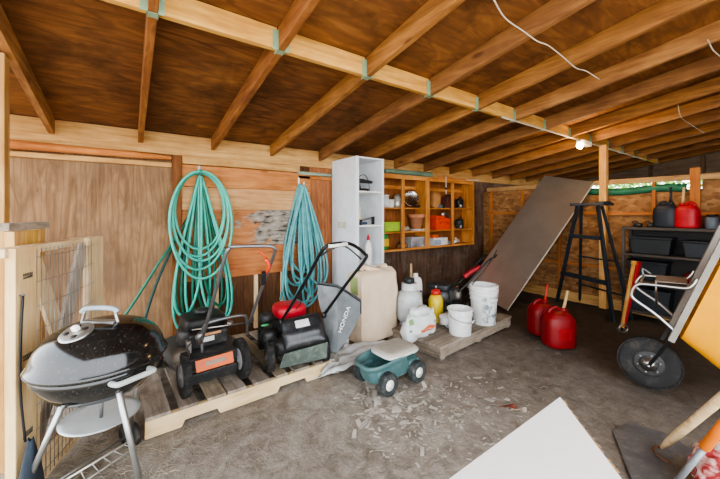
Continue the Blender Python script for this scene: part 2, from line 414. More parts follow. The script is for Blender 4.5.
# conduit and lamp
tag(MB().tube([(3.1, YB - .045, zr(YB) - .013), (4.2, YB - .05, zr(YB) - .016), (5.2, YB - .05, zr(YB) - .016), (7.6, YB - .05, zr(YB) - .016)], .009, 8, sub=3).build('conduit', plain('b7b1a2', .5)), 'thin grey conduit along the underside of the blocking beam', 'conduit')
lp = Vector((4.80, YB - .07, zr(YB) - .055))
t = thing('bulb_lamp', 'lit bare bulb in a white socket under the roof beam beside the timber post', 'lamp', lp)
a = MB(); a.lathe([(.05, .0), (.05, .02), (.03, .026)], 16, lp + Vector((.12, 0, .0)), (0, 0, 1)); a.b2(lp + Vector((.06, -.05, -.03)), lp + Vector((.34, .03, .028))); a.build('junction_box', plain('d5d0c4', .5), t, bevel=.004)
MB().lathe([(.018, 0), (.022, .03), (.022, .05), (.018, .06)], 14, lp + Vector((.05, -.01, 0)), (-.7, -.3, -.55)).build('socket', plain('e2ddcf', .4), t)
e = NT('lit glass'); e.b.inputs['Emission Color'].default_value = (1, .62, .25, 1); e.b.inputs['Emission Strength'].default_value = 12; em = e.out('fff1d0', .3)
bc = lp + Vector((.05, -.01, 0)) + Vector((-.7, -.3, -.55)).normalized() * .10
MB().blob(bc, (.08, .08, .09), 1).build('bulb', em, t)
pl_ = bpy.data.lights.new('bulb_light', 'POINT'); pl_.energy = 14; pl_.color = (1, .66, .32); pl_.shadow_soft_size = .05
plo = bpy.data.objects.new('bulb_light', pl_); COL.objects.link(plo); plo.location = bc + Vector((0, -.03, -.07))
# loose cables stapled under the rafters
CAB = plain('cfc6b2', .5)
def cable(pp, label): return tag(MB().tube(pp, .004, 6, sub=6).build('cable', CAB), label, 'cable')
def roof(px, py, off=.004):
    r = ray(px, py); # on the underside plane of the rafters
    t = (Z0 + SL * YW - H - off) / (r.z + SL * r.y); return CAMP + r * t
cable([roof(494, 0), roof(505, 18), roof(523, 31), roof(537, 41), roof(549, 46), roof(563, 57), roof(576, 68), roof(586, 71), roof(599, 79)], 'pale loose cable looping under the rafters near the top of the photo')
cable([roof(678, 105), roof(681, 117), roof(690, 124), roof(704, 133)], 'short pale cable end hanging from a rafter above the shelving')
cable([roof(708, 40), roof(713, 50), roof(721, 57)], 'grey cable at the upper right edge, tied to a rafter')
# greenery and tarpaulin seen through the slot in the right wall
t = thing('shrub', 'bright green shrub outside, seen through the slot high in the right wall', 'shrub', (10.0, 2.0, 0))
lf = MB()
for k in range(4200):
    u = random.random() * 2 * PI; v = math.acos(random.uniform(-1, 1)); rr = random.uniform(.75, 1)
    p = Vector((10.0 + .7 * rr * math.sin(v) * math.cos(u), 2.0 + 1.9 * rr * math.sin(v) * math.sin(u), 1.35 + 1.0 * rr * math.cos(v)))
    a = Vector((random.gauss(0, 1), random.gauss(0, 1), random.gauss(0, .6))).normalized() * .10; b = a.orthogonal().normalized() * .045
    lf.add([p, p + a * .5 + b, p + a, p + a * .5 - b], [(0, 1, 2, 3)])
lf.build('foliage', plain('7fae3a', .6, 0, .3), t)
MB().tube([(10.0, 2.0, -.02), (10.02, 2.02, .5), (9.98, 2.05, 1.2)], .03, 8, sub=3).build('stem', W_GREY(2), t)
tp = MB(); tp.grid(lambda u, v: (XR - .012 - .03 * math.sin(v * PI) - .006 * math.sin(u * 30), .98 + u * 1.35, 1.655 + v * .1 + .015 * math.sin(u * 9)), 40, 5)
tag(tp.build('tarpaulin', plain('2f7358', .6, 0, .15), solid=.004), 'dark green tarpaulin edge tucked into the slot high in the right wall', 'tarpaulin')

# ================================================================== LIGHT
wd = bpy.data.worlds.new('sky'); SC.world = wd; wd.use_nodes = True
nt = wd.node_tree; bg = nt.nodes['Background']
tc = nt.nodes.new('ShaderNodeTexCoord'); sp = nt.nodes.new('ShaderNodeSeparateXYZ'); rp = nt.nodes.new('ShaderNodeValToRGB')
nt.links.new(tc.outputs['Generated'], sp.inputs[0]); nt.links.new(sp.outputs['Z'], rp.inputs['Fac']); nt.links.new(rp.outputs['Color'], bg.inputs['Color'])
rp.color_ramp.elements[0].position = 0; rp.color_ramp.elements[0].color = (.97, .98, 1, 1); rp.color_ramp.elements[1].position = .8; rp.color_ramp.elements[1].color = (.8, .9, 1, 1)
bg.inputs['Strength'].default_value = 4.0
su = bpy.data.lights.new('sun', 'SUN'); su.energy = 6; su.angle = .02; su.color = (1, .95, .87)
suo = bpy.data.objects.new('sun', su); COL.objects.link(suo); suo.rotation_euler = (math.radians(22), 0, math.radians(-8)); suo.location = (0, -4, 8)
SC.view_settings.view_transform = 'AgX'; SC.view_settings.look = 'AgX - Medium High Contrast'; SC.view_settings.exposure = 1.0
SC.cycles.max_bounces = 10; SC.cycles.diffuse_bounces = 7
# ================================================================== LEFT SIDE
# --- wire gate panel leaning by the left post
gn = (.94, -.341); gk = 1.215; gc = gk * (-.936)
gd = Vector((.341, .94, 0)); gnv = Vector((.94, -.341, 0))
A0 = PL(5, 241, gn, gc); B0 = PL(97, 231, gn, gc)
A0.z = 1.275; gl = ((B0 - A0).to_2d()).length
def gp(u, z, off=0): return Vector((A0.x, A0.y, 0)) + gd * u + Vector((0, 0, z)) + gnv * off
t = thing('wire_gate', 'pale timber gate panel with wire mesh and crossed braces behind the kettle grill', 'gate', (A0.x, A0.y, 0))
def gu(px): p = PL(px, 240, gn, gc); return (p - gp(0, 0)).dot(gd)
def gb(a, b, name, mat, w=.036, off=0, h=.09): L0 = MB().beam(gp(a[0], a[1], off), gp(b[0], b[1], off), w, h, gnv.cross(Vector((0, 0, 1))) if 0 else (0, 0, 1)); return L0.build(name, mat, t, bevel=.003)
s1 = gu(31); s2 = gu(82)
NW = W_PALE(2)
MB().quadbox([gp(.0, .01), gp(s1, .01), gp(s1, 1.235), gp(0, 1.235)], .038).build('stile', wood('c09a66', 'dcbd8a', 'e8cfa2', 2), t, bevel=.003)
MB().quadbox([gp(s2, .01), gp(gl, .01), gp(gl, 1.235), gp(s2, 1.235)], .038).build('stile', NW, t, bevel=.003)
MB().quadbox([gp(-.02, 1.236, -.05), gp(gl + .005, 1.236, -.05), gp(gl + .005, 1.236, .012), gp(-.02, 1.236, .012)], .04).build('top_rail', W_PALE(1), t, bevel=.003)
MB().quadbox([gp(s1 + .001, .04), gp(s2 - .001, .04), gp(s2 - .001, .2), gp(s1 + .001, .2)], .036).build('bottom_rail', W_PALE(1), t, bevel=.003)
um = (s1 + s2) / 2
def brace(u0, z0, u1, z1, off, mat):
    p, q = gp(u0, z0, off), gp(u1, z1, off); d = (q - p).normalized(); sd = gnv.cross(d) * .05
    MB().quadbox([p - sd, p + sd, q + sd, q - sd], .018).build('brace', mat, t, bevel=.002)
brace(s1 + .04, 1.14, um + .03, .66, .0, W_PALE(2)); brace(s2 - .01, 1.20, um - .04, .58, .0185, wood('8a8178', 'b0a698', 'c4baac', 2)); brace(um + .03, .58, s1 + .03, .21, .0, W_GREY(2)); brace(um - .02, .55, s2, .21, .0185, W_GREY(2))
me_ = MB(); k = 15
for i in range(k + 1):
    u = s1 - .03 + (s2 + .05 - s1) * i / k; me_.tube([gp(u, .06, .041), gp(u, 1.22, .041)], .0016, 5)
for i in range(10):
    z = .1 + i * .12; me_.tube([gp(s1 - .04, z, .0435), gp(um, z - .004, .0435), gp(s2 + .05, z + .01, .0435)], .0018, 5)
me_.build('wire_mesh', plain('8e8b84', .4, .5), t)['label'] = 'thin grey welded wire mesh'
for z in (1.10, .72, .36):
    st = MB()
    for j in range(6): st.quadbox([gp(.045 + j * .011, z, .0385), gp(.0535 + j * .011, z, .0385), gp(.0535 + j * .011, z + .014, .0385), gp(.045 + j * .011, z + .014, .0385)], .0006)
    st.quadbox([gp(.045, z - .012, .0385), gp(.108, z - .012, .0385), gp(.108, z + .001, .0385), gp(.045, z - .004, .0385)], .0006)
    st.build('grade_stamp', plain('5a5248', .8), t)
# --- second frame behind it
hc = -1.235
def gp2(px, z): p = PL(px, 240, gn, hc); return Vector((p.x, p.y, z))
q0, q1 = gp2(4, 0), gp2(45, 0); e = (q1 - q0).normalized()
t = thing('slatted_frame', 'small boarded timber frame standing behind the wire gate', 'frame', q0)
zt = 1.345
MB().quadbox([q0 + Vector((0, 0, .01)), q0 + e * .07 + Vector((0, 0, .01)), q0 + e * .07 + Vector((0, 0, zt - .041)), q0 + Vector((0, 0, zt - .041))], .04).build('stile', W_NEW(2), t)
MB().quadbox([q1 + Vector((0, 0, .01)), q1 - e * .04 + Vector((0, 0, .01)), q1 - e * .04 + Vector((0, 0, zt - .041)), q1 + Vector((0, 0, zt - .041))], .04).build('stile', W_NEW(2), t)
MB().quadbox([q0 + Vector((0, 0, zt)) - gnv * .05, q1 + Vector((0, 0, zt)) - gnv * .05, q1 + Vector((0, 0, zt)) + gnv * .02, q0 + Vector((0, 0, zt)) + gnv * .02], .038).build('top_rail', W_GREY(1), t)
MB().quadbox([q0 + e * .072 + Vector((0, 0, .03)) - gnv * .02, q1 - e * .042 + Vector((0, 0, .03)) - gnv * .02, q1 - e * .042 + Vector((0, 0, zt - .045)) - gnv * .02, q0 + e * .072 + Vector((0, 0, zt - .045)) - gnv * .02], .015).build('board', wood('a0762e', 'c89c4c', 'dcb668', 2), t)
# --- blue cloth bag on a cord
bp = gp(.02, 0, .045); t = thing('cloth_bag', 'dark slate-blue bag hanging from a black cord at the lower left corner', 'bag', bp)
nl = gp(.022, 1.02, 0)
MB().tube([gp(.022, 1.02, .036), gp(.022, 1.02, .06)], .004, 6).build('nail', GALV(), t)
MB().tube([gp(.022, 1.02, .052), gp(.012, .85, .05), gp(.008, .6, .05), gp(.006, .36, .07)], .0055, 6, sub=5).build('cord', BLACK(), t)
bu = .004
bg_ = MB(); bg_.grid(lambda u, v: gp(bu, 0, .09) + gd * (math.cos(u * 2 * PI) * (.012 + .062 * math.sin(min(1, v * 1.15) * PI / 2) ** 1.2)) + gnv * (math.sin(u * 2 * PI) * (.012 + .03 * v)) + Vector((0, 0, .37 - .30 * v + .006 * math.sin(u * 25))), 28, 10)
bg_.add([gp(bu, .07, .09) + gd * (math.cos(a * 2 * PI / 28) * .074) + gnv * (math.sin(a * 2 * PI / 28) * .042) for a in range(28)], [tuple(range(28))])
bg_.build('sack', plain('2c343d', .85, 0, .15, .2), t)

# --- kettle grill
def enamel():
    t = NT('dusty enamel'); v = t.coords((1, 1, 1)); d = t.ramp(t.noise(v, 90, 3, .7), [(.6, (0, 0, 0, 1)), (.75, (.3, .3, .3, 1))])
    d2 = t.ramp(t.noise(v, 5, 5, .6), [(.4, (0, 0, 0, 1)), (.75, (.22, .22, .22, 1))])
    c = t.mix(d2, '0e0f0f', '4a4a46'); c = t.mix(d, c, '8a877e'); return t.out(c, .14, 0, .6)
KC = D(102, 353, 1.54); KC.z = 0; rz = .718; R = .258; LH = .158
t = thing('kettle_grill', 'dusty black kettle charcoal grill with domed lid on aluminium legs', 'grill', KC)
ENAM = enamel(); ALU = plain('a9aaa8', .38, .9, .1, .1); PGREY = plain('8e979a', .5, 0, .08)
def K(x, y, z): return KC + RT * x + FW * y + Vector((0, 0, z))   # x to the right of the view, y away
bowl = MB(); bowl.lathe([(.05, rz - .172), (.12, rz - .163), (.18, rz - .132), (.22, rz - .085), (.247, rz - .038), (R - .004, rz - .002), (R - .012, rz - .002), (.235, rz - .04), (.1, rz - .14)], 48, KC)
bowl.build('bowl', ENAM, t)
lid = MB(); prof = [(R + .004, rz - .004), (R + .010, rz + .004), (R + .004, rz + .013)]
for i in range(1, 13):
    a = i / 12 * PI / 2; prof.append(((R - .006) * math.cos(a) ** .72 if i < 12 else .002, rz + .014 + LH * math.sin(a)))
lid.lathe(prof, 56, KC); lo_ = lid.build('lid', ENAM, t)
def lidz(x, y):
    r = min(.999, math.hypot(x, y) / (R - .006)); a = math.acos(r ** (1 / .72)); return rz + .014 + LH * math.sin(a)
vx, vy = -.012, -.125; vn = Vector((vx * .9, vy * .9, .26)).normalized(); vnw = RT * vn.x + FW * vn.y + Vector((0, 0, vn.z))
vc = K(vx, vy, lidz(vx, vy)); v_ = MB(); v_.lathe([(.062, -.004), (.062, .003), (.055, .006), (.012, .008), (.001, .008)], 28, vc, vnw); vo = v_.build('vent', ALU, lo_)
hol = MB(); xx = vnw.orthogonal().normalized(); yy = vnw.cross(xx)
for i in range(4): hol.lathe([(.012, .0055), (.012, .0082), (.001, .0084)], 12, vc + (xx * math.cos(i * PI / 2 + .6) + yy * math.sin(i * PI / 2 + .6)) * .034, vnw)
hol.build('vent_hole', BLACK(), lo_); MB().box(vc + vnw * .02 + xx * .004, (.028, .02, .022), vnw.to_track_quat('Z', 'Y').to_matrix()).build('vent_tab', plain('eeeeea', .4), lo_, bevel=.004)
hz = lidz(0, 0)
br = MB()
for sx in (-1, 1): br.tube([K(sx * .085, -.012, lidz(.085, 0) - .002), K(sx * .078, -.012, hz + .018), K(sx * .07, -.012, hz + .048)], [.007, .006, .006], 8, sub=3)
br.quadbox([K(-.075, -.03, hz - .004), K(.075, -.03, hz - .004), K(.075, .005, hz - .004), K(-.075, .005, hz - .004)], .008)
br.build('handle_bracket', ALU, lo_)
MB().tube([K(-.084, -.012, hz + .042), K(-.065, -.012, hz + .058), K(0, -.012, hz + .063), K(.065, -.012, hz + .058), K(.084, -.012, hz + .042)], [.012, .015, .016, .015, .012], 12, sub=5).build('lid_handle', PGREY, lo_)
# side handle on the bowl (front right)
hd = Vector((.88, -.475, 0)); ht = Vector((.475, .88, 0))
def KH(a, b, z): q = hd * a + ht * b; return K(q.x, q.y, z)
MB().tube([KH(.245, -.075, rz - .03), KH(.285, -.075, rz - .026), KH(.297, -.06, rz - .025), KH(.30, 0, rz - .024), KH(.297, .06, rz - .025), KH(.285, .075, rz - .026), KH(.245, .075, rz - .03)], .0115, 10, sub=5).build('side_handle', plain('a9aeac', .5), t)
# legs
legs = {'front': ((118, 398), (140, 486)), }
def leg(a, b, r=.0125):
    MB().tube([a, b], r, 12).build('leg', ALU, t)
fl_t = D(119, 392, 1.42); leg(fl_t, G(146, 508, .0))
ll_t = D(66, 397, 1.50); bl_ = G(16, 508, .078); leg(ll_t, bl_)
wc_ = G(130, 434, .075); rl_t = K(.06, .17, rz - .13); leg(rl_t, wc_ + Vector((0, 0, .0)))
ax = (wc_ - KC); ax.z = 0; ax.normalize(); axd = (wc_ - bl_); axd.z = 0; axd.normalize()
def wheel(parent, c, axis, r, w, hub_mat, tyre=None, hubr=.55, name='wheel', tread=0):
    m = MB(); m.lathe([(r * .62, -w * .42), (r * .9, -w * .5), (r, -w * .3), (r, w * .3), (r * .9, w * .5), (r * .62, w * .42)], 32, c, axis)
    if tread:
        a_ = Vector(axis).normalized(); x_ = a_.orthogonal().normalized(); y_ = a_.cross(x_)
        for i in range(tread):
            an = 2 * PI * i / tread; d = x_ * math.cos(an) + y_ * math.sin(an); m.box(Vector(c) + d * r, (.008, w * .8, r * .12), Matrix((d, a_, d.cross(a_))).transposed())
    o = m.build(name, tyre or RUB(), parent)
    h = MB(); h.lathe([(r * hubr, -w * .46), (r * hubr, w * .46), (r * hubr * .85, w * .5), (r * .2, w * .38), (r * .16, w * .62), (.001, w * .64)], 24, c, axis)
    h.lathe([(r * hubr, w * .44), (r * hubr * .85, -w * .5), (r * .2, -w * .4), (r * .16, -w * .62), (.001, -w * .64)][::-1], 24, c, axis)
    h.build('hub', hub_mat, o); return o
wheel(t, wc_ + axd * .0, axd, .078, .035, plain('55534f', .6)); wheel(t, Vector((bl_.x, bl_.y, .078)), axd, .078, .035, plain('55534f', .6))
MB().tube([Vector((bl_.x, bl_.y, .078)), wc_ + axd * .01], .006, 8).build('axle', ALU, t)
# ash pan
AP = D(101, 416, 1.57); ap = MB(); ap.lathe([(.004, AP.z - .012), (.06, AP.z - .011), (.13, AP.z - .002), (.156, AP.z + .006), (.157, AP.z + .009), (.13, AP.z + .003), (.004, AP.z - .006)], 40, (AP.x, AP.y, 0))
ap.build('ash_pan', plain('c2c6c6', .42, .35, .06), t)
MB().tube([Vector((AP.x, AP.y, AP.z - .005)), K(0, 0, rz - .18)], .008, 8).build('pan_stem', ALU, t)
# wire rack between the legs
wr = MB(); ra, rb = G(62, 482, .13), G(128, 442, .13); ra = ra.lerp(rb, .0); wr.tube([ra, rb], .0045, 6)
bk = K(-.02, .2, .13)
for i in range(6):
    p = ra.lerp(rb, (i + .5) / 6); wr.tube([p, p + FW * (.02 + .02 * i) + Vector((0, 0, -.105))], .0022, 5)
wr.tube([ra + Vector((0, 0, -.08)) + FW * .04, rb + Vector((0, 0, -.08)) + FW * .1], .003, 6)
wr.build('wire_rack', plain('d3d2cc', .4, .4), t)

# ================================================================== PALLET WITH THE MOWERS
pz = .13; prz = math.radians(2.5)
t = thing('pallet', 'weathered timber pallet carrying the two lawn mowers', 'pallet', (.085, 2.40, 0), prz)
PW, PD = 1.36, 1.08; P1 = MATS[t.as_pointer()]
for j, yy in enumerate((.019, PD / 2, PD - .019)):
    m = MB(P1)
    # notched runner
    prof = [(0, 0), (.20, 0), (.22, .04), (.42, .04), (.44, 0), (.86, 0), (.88, .04), (1.1, .04), (1.12, 0), (PW, 0), (PW, .108), (0, .108)]
    m.poly([(a, yy + .019, b) for a, b in prof], .038)
    m.build('runner', wood('b29268', 'd2b587', 'e0c8a0', 0) if j == 0 else W_GREY(0), t)
xx = 0; i = 0
for wd_, gap in ((.14, .05), (.11, .06), (.12, .012), (.13, .06), (.12, .055), (.09, .06), (.13, .06), (.12, .055), (.13, .04)):
    if xx + wd_ > PW + .01: break
    MB(P1).b2((xx, .0, .1085), (xx + wd_, PD + random.uniform(-.02, .01), .13)).build('deck_board', wood(*[('6b6053', '93877a', 'aca092'), ('5c5145', '84776a', '9e9284'), ('7a6a57', 'a09078', 'b5a58c')][i % 3], 1, 1.2, .85, True, '6d6256'), t, bevel=.003)
    xx += wd_ + gap; i += 1
PB = MB(P1)
for yy in (.05, PD - .14): PB.b2((.0, yy, -.012), (.2, yy + .09, -.0005))

# --- mower 1: grey deck with the orange rear flap
def mroot(wl, wr): a = wr - wl; return math.atan2(a.y, a.x)
wl = D(184, 374, 2.26); wr_ = D(241, 359, 2.52); wl.z = wr_.z = pz + .145
mid = (wl + wr_) / 2; ang = mroot(wl, wr_); tw = (wr_ - wl).length
t = thing('lawn_mower', 'black walk-behind mower with bright orange rear flap and folded grey tube handle', 'lawn mower', (mid.x, mid.y, pz), ang)
m = lambda: L(t)
AX = MATS[t.as_pointer()].to_3x3() @ Vector((1, 0, 0)); loc = lambda x, y, z: MATS[t.as_pointer()] @ Vector((x, y, z))
DECK = plain('3a3a3a', .5, 0, .1, .1, .4, '6a655c')
dk = m(); dk.blob((0, .36, .17), (.50, .62, .13), .45, 28, 10); dk.b2((-.18, .02, .10), (.18, .2, .22)); dk.build('deck', DECK, t)
wheel(t, loc(-tw / 2, 0, .145), AX, .145, .05, plain('5e5f60', .5), tread=40); wheel(t, loc(tw / 2, 0, .145), AX, .145, .05, plain('77787a', .5), tread=40)
for sx in (-1, 1): wheel(t, loc(sx * .25, .62, .10), AX, .10, .045, plain('5e5f60', .5), tread=28)
m().tube([(-tw / 2, 0, .145), (tw / 2, 0, .145)], .009, 8).build('axle', STEEL(), t)
fp = m(); fp.quadbox([(-.135, -.055, .155), (.125, -.055, .155), (.125, -.025, .228), (-.135, -.025, .228)], .006); fo = fp.build('rear_flap', plain('d2622a', .45, 0, .08), t, bevel=.003); fo['label'] = 'bright orange rear flap'
m().quadbox([(-.07, -.049, .185), (.07, -.049, .185), (.07, -.039, .208), (-.07, -.039, .208)], .002).build('flap_sticker', plain('8a7a6a', .5), fo)
m().b2((-.17, -.02, .06), (.16, .01, .13)).build('rear_guard', BLACKD(), t, bevel=.005)
m().lathe([(.05, .0), (.16, .0), (.17, .02), (.17, .1), (.15, .13), (.05, .14)], 28, (0.0, .36, .225)).build('engine', BLACKD(), t)
m().blob((0.02, .36, .39), (.31, .30, .11), .38, 24, 10).build('engine_cover', plain('1f1f20', .5, 0, .1, .2), t)
m().b2((-.13, .13, .24), (.15, .22, .36)).build('fuel_tank', BLACKD(), t, bevel=.02)
m().quadbox([(-.06, .127, .29), (.04, .127, .29), (.04, .127, .325), (-.06, .127, .325)], .002).build('warning_sticker', plain('d8d6d0', .5), t)
m().quadbox([(-.06, .127, .335), (.09, .127, .335), (.09, .127, .352), (-.06, .127, .352)], .002).build('orange_sticker', plain('c98a5a', .5), t)
m().lathe([(.045, 0), (.055, .01), (.055, .07), (.04, .09)], 18, (-.19, .1, .25), (-.3, -1, 0)).build('muffler', plain('6f675c', .6, .6), t)
m().lathe([(.045, 0), (.06, .004), (.06, .03), (.03, .045)], 24, (0.02, .36, .445)).build('recoil_housing', plain('2c2d2e', .4), t)
m().tube([(-.20, .04, .27), (-.10, .06, .37), (.05, .1, .40), (.16, .12, .36)], .006, 6, sub=4).build('control_cable', BLACK(), t)
m().lathe([(.02, 0), (.022, .04)], 12, (.15, .12, .37), (.2, -.3, 1)).build('fuel_cap', GALV(), t)
m().b2((-.155, .10, .24), (-.125, .14, .33)).build('bracket', STEEL(), t, bevel=.004)
# handle: two tubes up towards the camera, cross bar, lower loop
la, lb = D(202, 340, 2.33), D(248, 326, 2.56)
ta, tb_ = D(227, 250, 2.02), D(276, 249, 2.16)
HB = plain('77787a', .35, .7, .08); HBD = plain('4a4744', .4, .5, .1)
midl = la.lerp(ta, .55)
hn = MB().tube([la, midl, ta + (la - ta) * .05, ta + Vector((.02, 0, .012)), D(236, 246.5, 2.03), D(266, 246, 2.13), tb_ + Vector((-.015, 0, .01)), tb_ + (lb - tb_) * .05, lb.lerp(tb_, .6), lb], .0115, 10, sub=6).build('handle', HB, t)
MB().tube([D(202, 352, 2.31), D(202, 335, 2.3), D(205, 325, 2.28), D(214, 321, 2.3), D(236, 316, 2.4), D(245, 316, 2.45), D(247, 322, 2.5), D(247, 332, 2.55)], .0105, 10, sub=5).build('lower_bar', HB, t)
MB().tube([D(192, 330, 2.29), D(252, 322, 2.56)], .006, 8).build('cross_rod', STEEL(), t)
MB().tube([D(200, 343, 2.3), D(198, 337, 2.28), D(202, 333, 2.29)], .02, 8).build('handle_clamp', GALV(), t)
MB().tube([D(258, 251, 2.1), D(265, 256, 2.12), D(268, 265, 2.16), D(267, 271, 2.2), D(263, 285, 2.24)], .006, 6, sub=5).build('cable', plain('d0461f', .45), t)
MB().tube([D(266, 259, 2.1), D(269, 266, 2.13), D(267, 271, 2.16)], .012, 8, sub=3).build('start_lever', plain('d0461f', .45), t)
MB().beam(D(264, 272, 2.2), D(263, 284, 2.24), .03, .035).build('switch_box', BLACK(), t, bevel=.005)

# --- mower 2: red engine, black rear door
la, lb = D(281, 322, 2.62), D(324, 315, 2.74); wl2 = D(270.5, 356, 2.62); 
ang = -.22; base = D(304, 360, 2.62); 
t = thing('lawn_mower', 'mower with red engine top and black rear door bearing a white sticker', 'lawn mower', (base.x, base.y, pz), ang)
m = lambda: L(t); loc = lambda x, y, z: MATS[t.as_pointer()] @ Vector((x, y, z)); AX = MATS[t.as_pointer()].to_3x3() @ Vector((1, 0, 0))
dq = [(D(284.5, 351, 2.5), D(327.5, 340, 2.58), D(318, 312, 2.72), D(279.5, 320, 2.62))]
q = dq[0]; cen = sum(q, Vector()) / 4
dm = MB(); k = 10
nrm = (q[1] - q[0]).cross(q[3] - q[0]).normalized(); 
def dq_(u, v):
    p = q[0].lerp(q[1], u).lerp(q[3].lerp(q[2], u), v); return p + nrm * (.035 * (1 - (2 * u - 1) ** 6) * (1 - abs(2 * v - 1) ** 5) - .02 + .012 * math.exp(-((v - .42) / .08) ** 2))
dm.grid(dq_, 14, 14); 
dr = dm.build('rear_door', plain('26282b', .32, 0, .08, 0, .5, '4c4b48'), t, solid=.012)
u0, u1, v0, v1 = .36, .70, .58, .83
MB().add([dq_(u0 + (u1 - u0) * i / 6, v0 + (v1 - v0) * j / 4) + nrm * .012 for i in range(7) for j in range(5)], [(i * 5 + j, (i + 1) * 5 + j, (i + 1) * 5 + j + 1, i * 5 + j + 1) for i in range(6) for j in range(4)]).build('sticker', plain('cfcfcc', .5), dr)
sk = MB(); s0, s1_, s2_, s3 = D(279, 369, 2.5), D(327, 358, 2.58), D(328, 342, 2.6), D(284, 354, 2.52)
sk.quadbox([s0, s1_, s2_, s3], -.02); sk.build('rear_skirt', plain('46504a', .65, 0, .2, .2, .3, '75806a'), t, bevel=.003)
db = m(); db.blob((-.02, .36, .16), (.48, .60, .15), .45, 28, 10); db.build('deck', plain('2a2b2c', .5, 0, .1, 0, .4, '5a574f'), t)
eg = m(); eg.lathe([(.05, 0), (.15, 0), (.155, .1), (.14, .12)], 24, (-.05, .36, .22)); eg.build('engine', BLACKD(), t)
rc = D(289, 306, 2.92); rcm = MB(); rcm.blob(rc + Vector((0, 0, -.03)), (.27, .26, .13), .55, 24, 10); rcm.build('engine_cover', plain('b51a2c', .4, 0, .1), t)['label'] = 'red engine cover'
for (px, py, dd, rr) in ((266, 318, 2.78, .055), (269, 336, 2.72, .07)): MB().blob(D(px, py, dd), (rr * 2, rr * 2, rr * 1.8), .8, 16, 10, .15, px).build('air_filter' if py < 330 else 'starter_housing', BLACKD(), t)
MB().blob(D(265, 325, 2.7), (.07, .03, .02), .7, 10, 6).build('green_clip', plain('3f8a5a', .5), t)
wheel(t, D(270, 357, 2.57), AX, .105, .06, plain('4a4a48', .5), tread=30)
wheel(t, loc(.205, .12, .105), AX, .105, .05, plain('4a4a48', .5), tread=30)
wheel(t, loc(-.27, .56, .105), AX, .10, .05, plain('4a4a48', .5), tread=30); wheel(t, loc(.24, .56, .105), AX, .10, .05, plain('4a4a48', .5), tread=30)
HBK = plain('17181a', .35, .2, .08)
hp = [la, la.lerp(D(325, 250, 2.3), .5), D(320, 254, 2.32), D(325, 247.5, 2.3), D(331, 244.5, 2.31), D(345, 243, 2.37), D(355, 246, 2.43), D(365, 254, 2.5), D(365.5, 259, 2.51), lb.lerp(D(365, 258, 2.5), .6), lb]
MB().tube(hp, .0125, 10, sub=6).build('handle', HBK, t)
MB().tube([D(321, 256, 2.33), D(330, 250, 2.32), D(345, 246.5, 2.36), D(361, 259, 2.48)], .006, 8, sub=5).build('control_bail', BLACK(), t)
MB().tube([D(328, 246, 2.3), D(347, 244, 2.37)], .016, 10).build('handle_label', plain('cfd0cc', .5), t)
MB().tube([D(299, 296, 2.5), D(301, 302, 2.52), D(296, 309, 2.6)], .004, 6, sub=4).build('throttle_cable', BLACK(), t)
for p in (la, lb): MB().blob(p, (.04, .04, .05), .6, 10, 8).build('handle_clamp', BLACK(), t)
# --- grass catcher bag hung behind its handle
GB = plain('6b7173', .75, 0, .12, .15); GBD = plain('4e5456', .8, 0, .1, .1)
t = thing('grass_bag', 'grey fabric grass catcher bag with white lettering propped beside the red-topped mower', 'grass bag', G(338, 353, .15))
fr = [D(331, 352, 2.78), D(337.5, 353, 2.76), D(350, 336, 2.86), D(361, 314, 2.96), D(361, 302, 2.98), D(342.5, 290, 2.92), D(337, 287, 2.9), D(336.5, 305, 2.86), D(338, 325, 2.81)]
lf_ = [D(331, 352, 2.78), D(338, 325, 2.81), D(336.5, 305, 2.86), D(337, 287, 2.9), D(317, 284, 2.98), D(318, 300, 2.96), D(323, 320, 2.92), D(326, 340, 2.86)]
MB().poly(fr, -.02).build('front_panel', GB, t, bevel=.006)
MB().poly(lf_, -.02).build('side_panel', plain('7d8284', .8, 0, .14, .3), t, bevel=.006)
bk_ = [p + FW * .10 for p in (D(326, 340, 2.86), D(317, 284, 2.98), D(337, 287, 3.0), D(361, 302, 3.02), D(361, 314, 3.0), D(345, 345, 2.92))]
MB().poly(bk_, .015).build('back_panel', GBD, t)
MB().tube([D(317, 284, 2.975), D(337, 287, 2.895), D(343, 290, 2.915), D(361, 302, 2.975), D(361, 314, 2.955)], .006, 6).build('binding', BLACK(), t)
o_ = D(344.5, 319, 2.84); tx = D(351, 303, 2.88) - D(340, 334, 2.79); ny = D(340, 318, 2.81) - D(352, 325, 2.9)
text_mesh('HONDA', .062, frame_from(o_ - FW * .012, tx, ny), t, plain('e4e6e4', .6), 'lettering')
# sheet of crumpled white plastic and a block by the pallet end
ps = MB()
p00, p10, p11, p01 = G(316, 378, .07), G(366, 362, .05), G(405, 338, .04), G(345, 344, .12)
def psf(u, v):
    p = p00.lerp(p10, u).lerp(p01.lerp(p11, u), v); n_ = noise.noise(Vector((u * 5, v * 5, 2))); return p + Vector((0, 0, .03 * n_ + .014 * noise.noise(Vector((u * 16, v * 16, 5)))))
ps.grid(psf, 30, 24)
tag(ps.build('plastic_sheet', plain('c9cbca', .45, 0, .12, .2, .4, '9a968c'), solid=.004), 'crumpled dirty white plastic sheet on the dirt between pallet and garden cart', 'plastic sheet')
cb = G(323, 374, 0); cm = MB(Matrix.Translation(cb) @ Matrix.Rotation(-.55, 4, 'Z')); cm.b2((-.08, 0, 0), (.14, .2, .1)); cm.b2((-.05, .02, .1), (.1, .17, .115))
tag(cm.build('concrete_block', plain('aaa79f', .9, 0, .2, .5), bevel=.006), 'pale concrete block at the right end of the mower pallet', 'block')

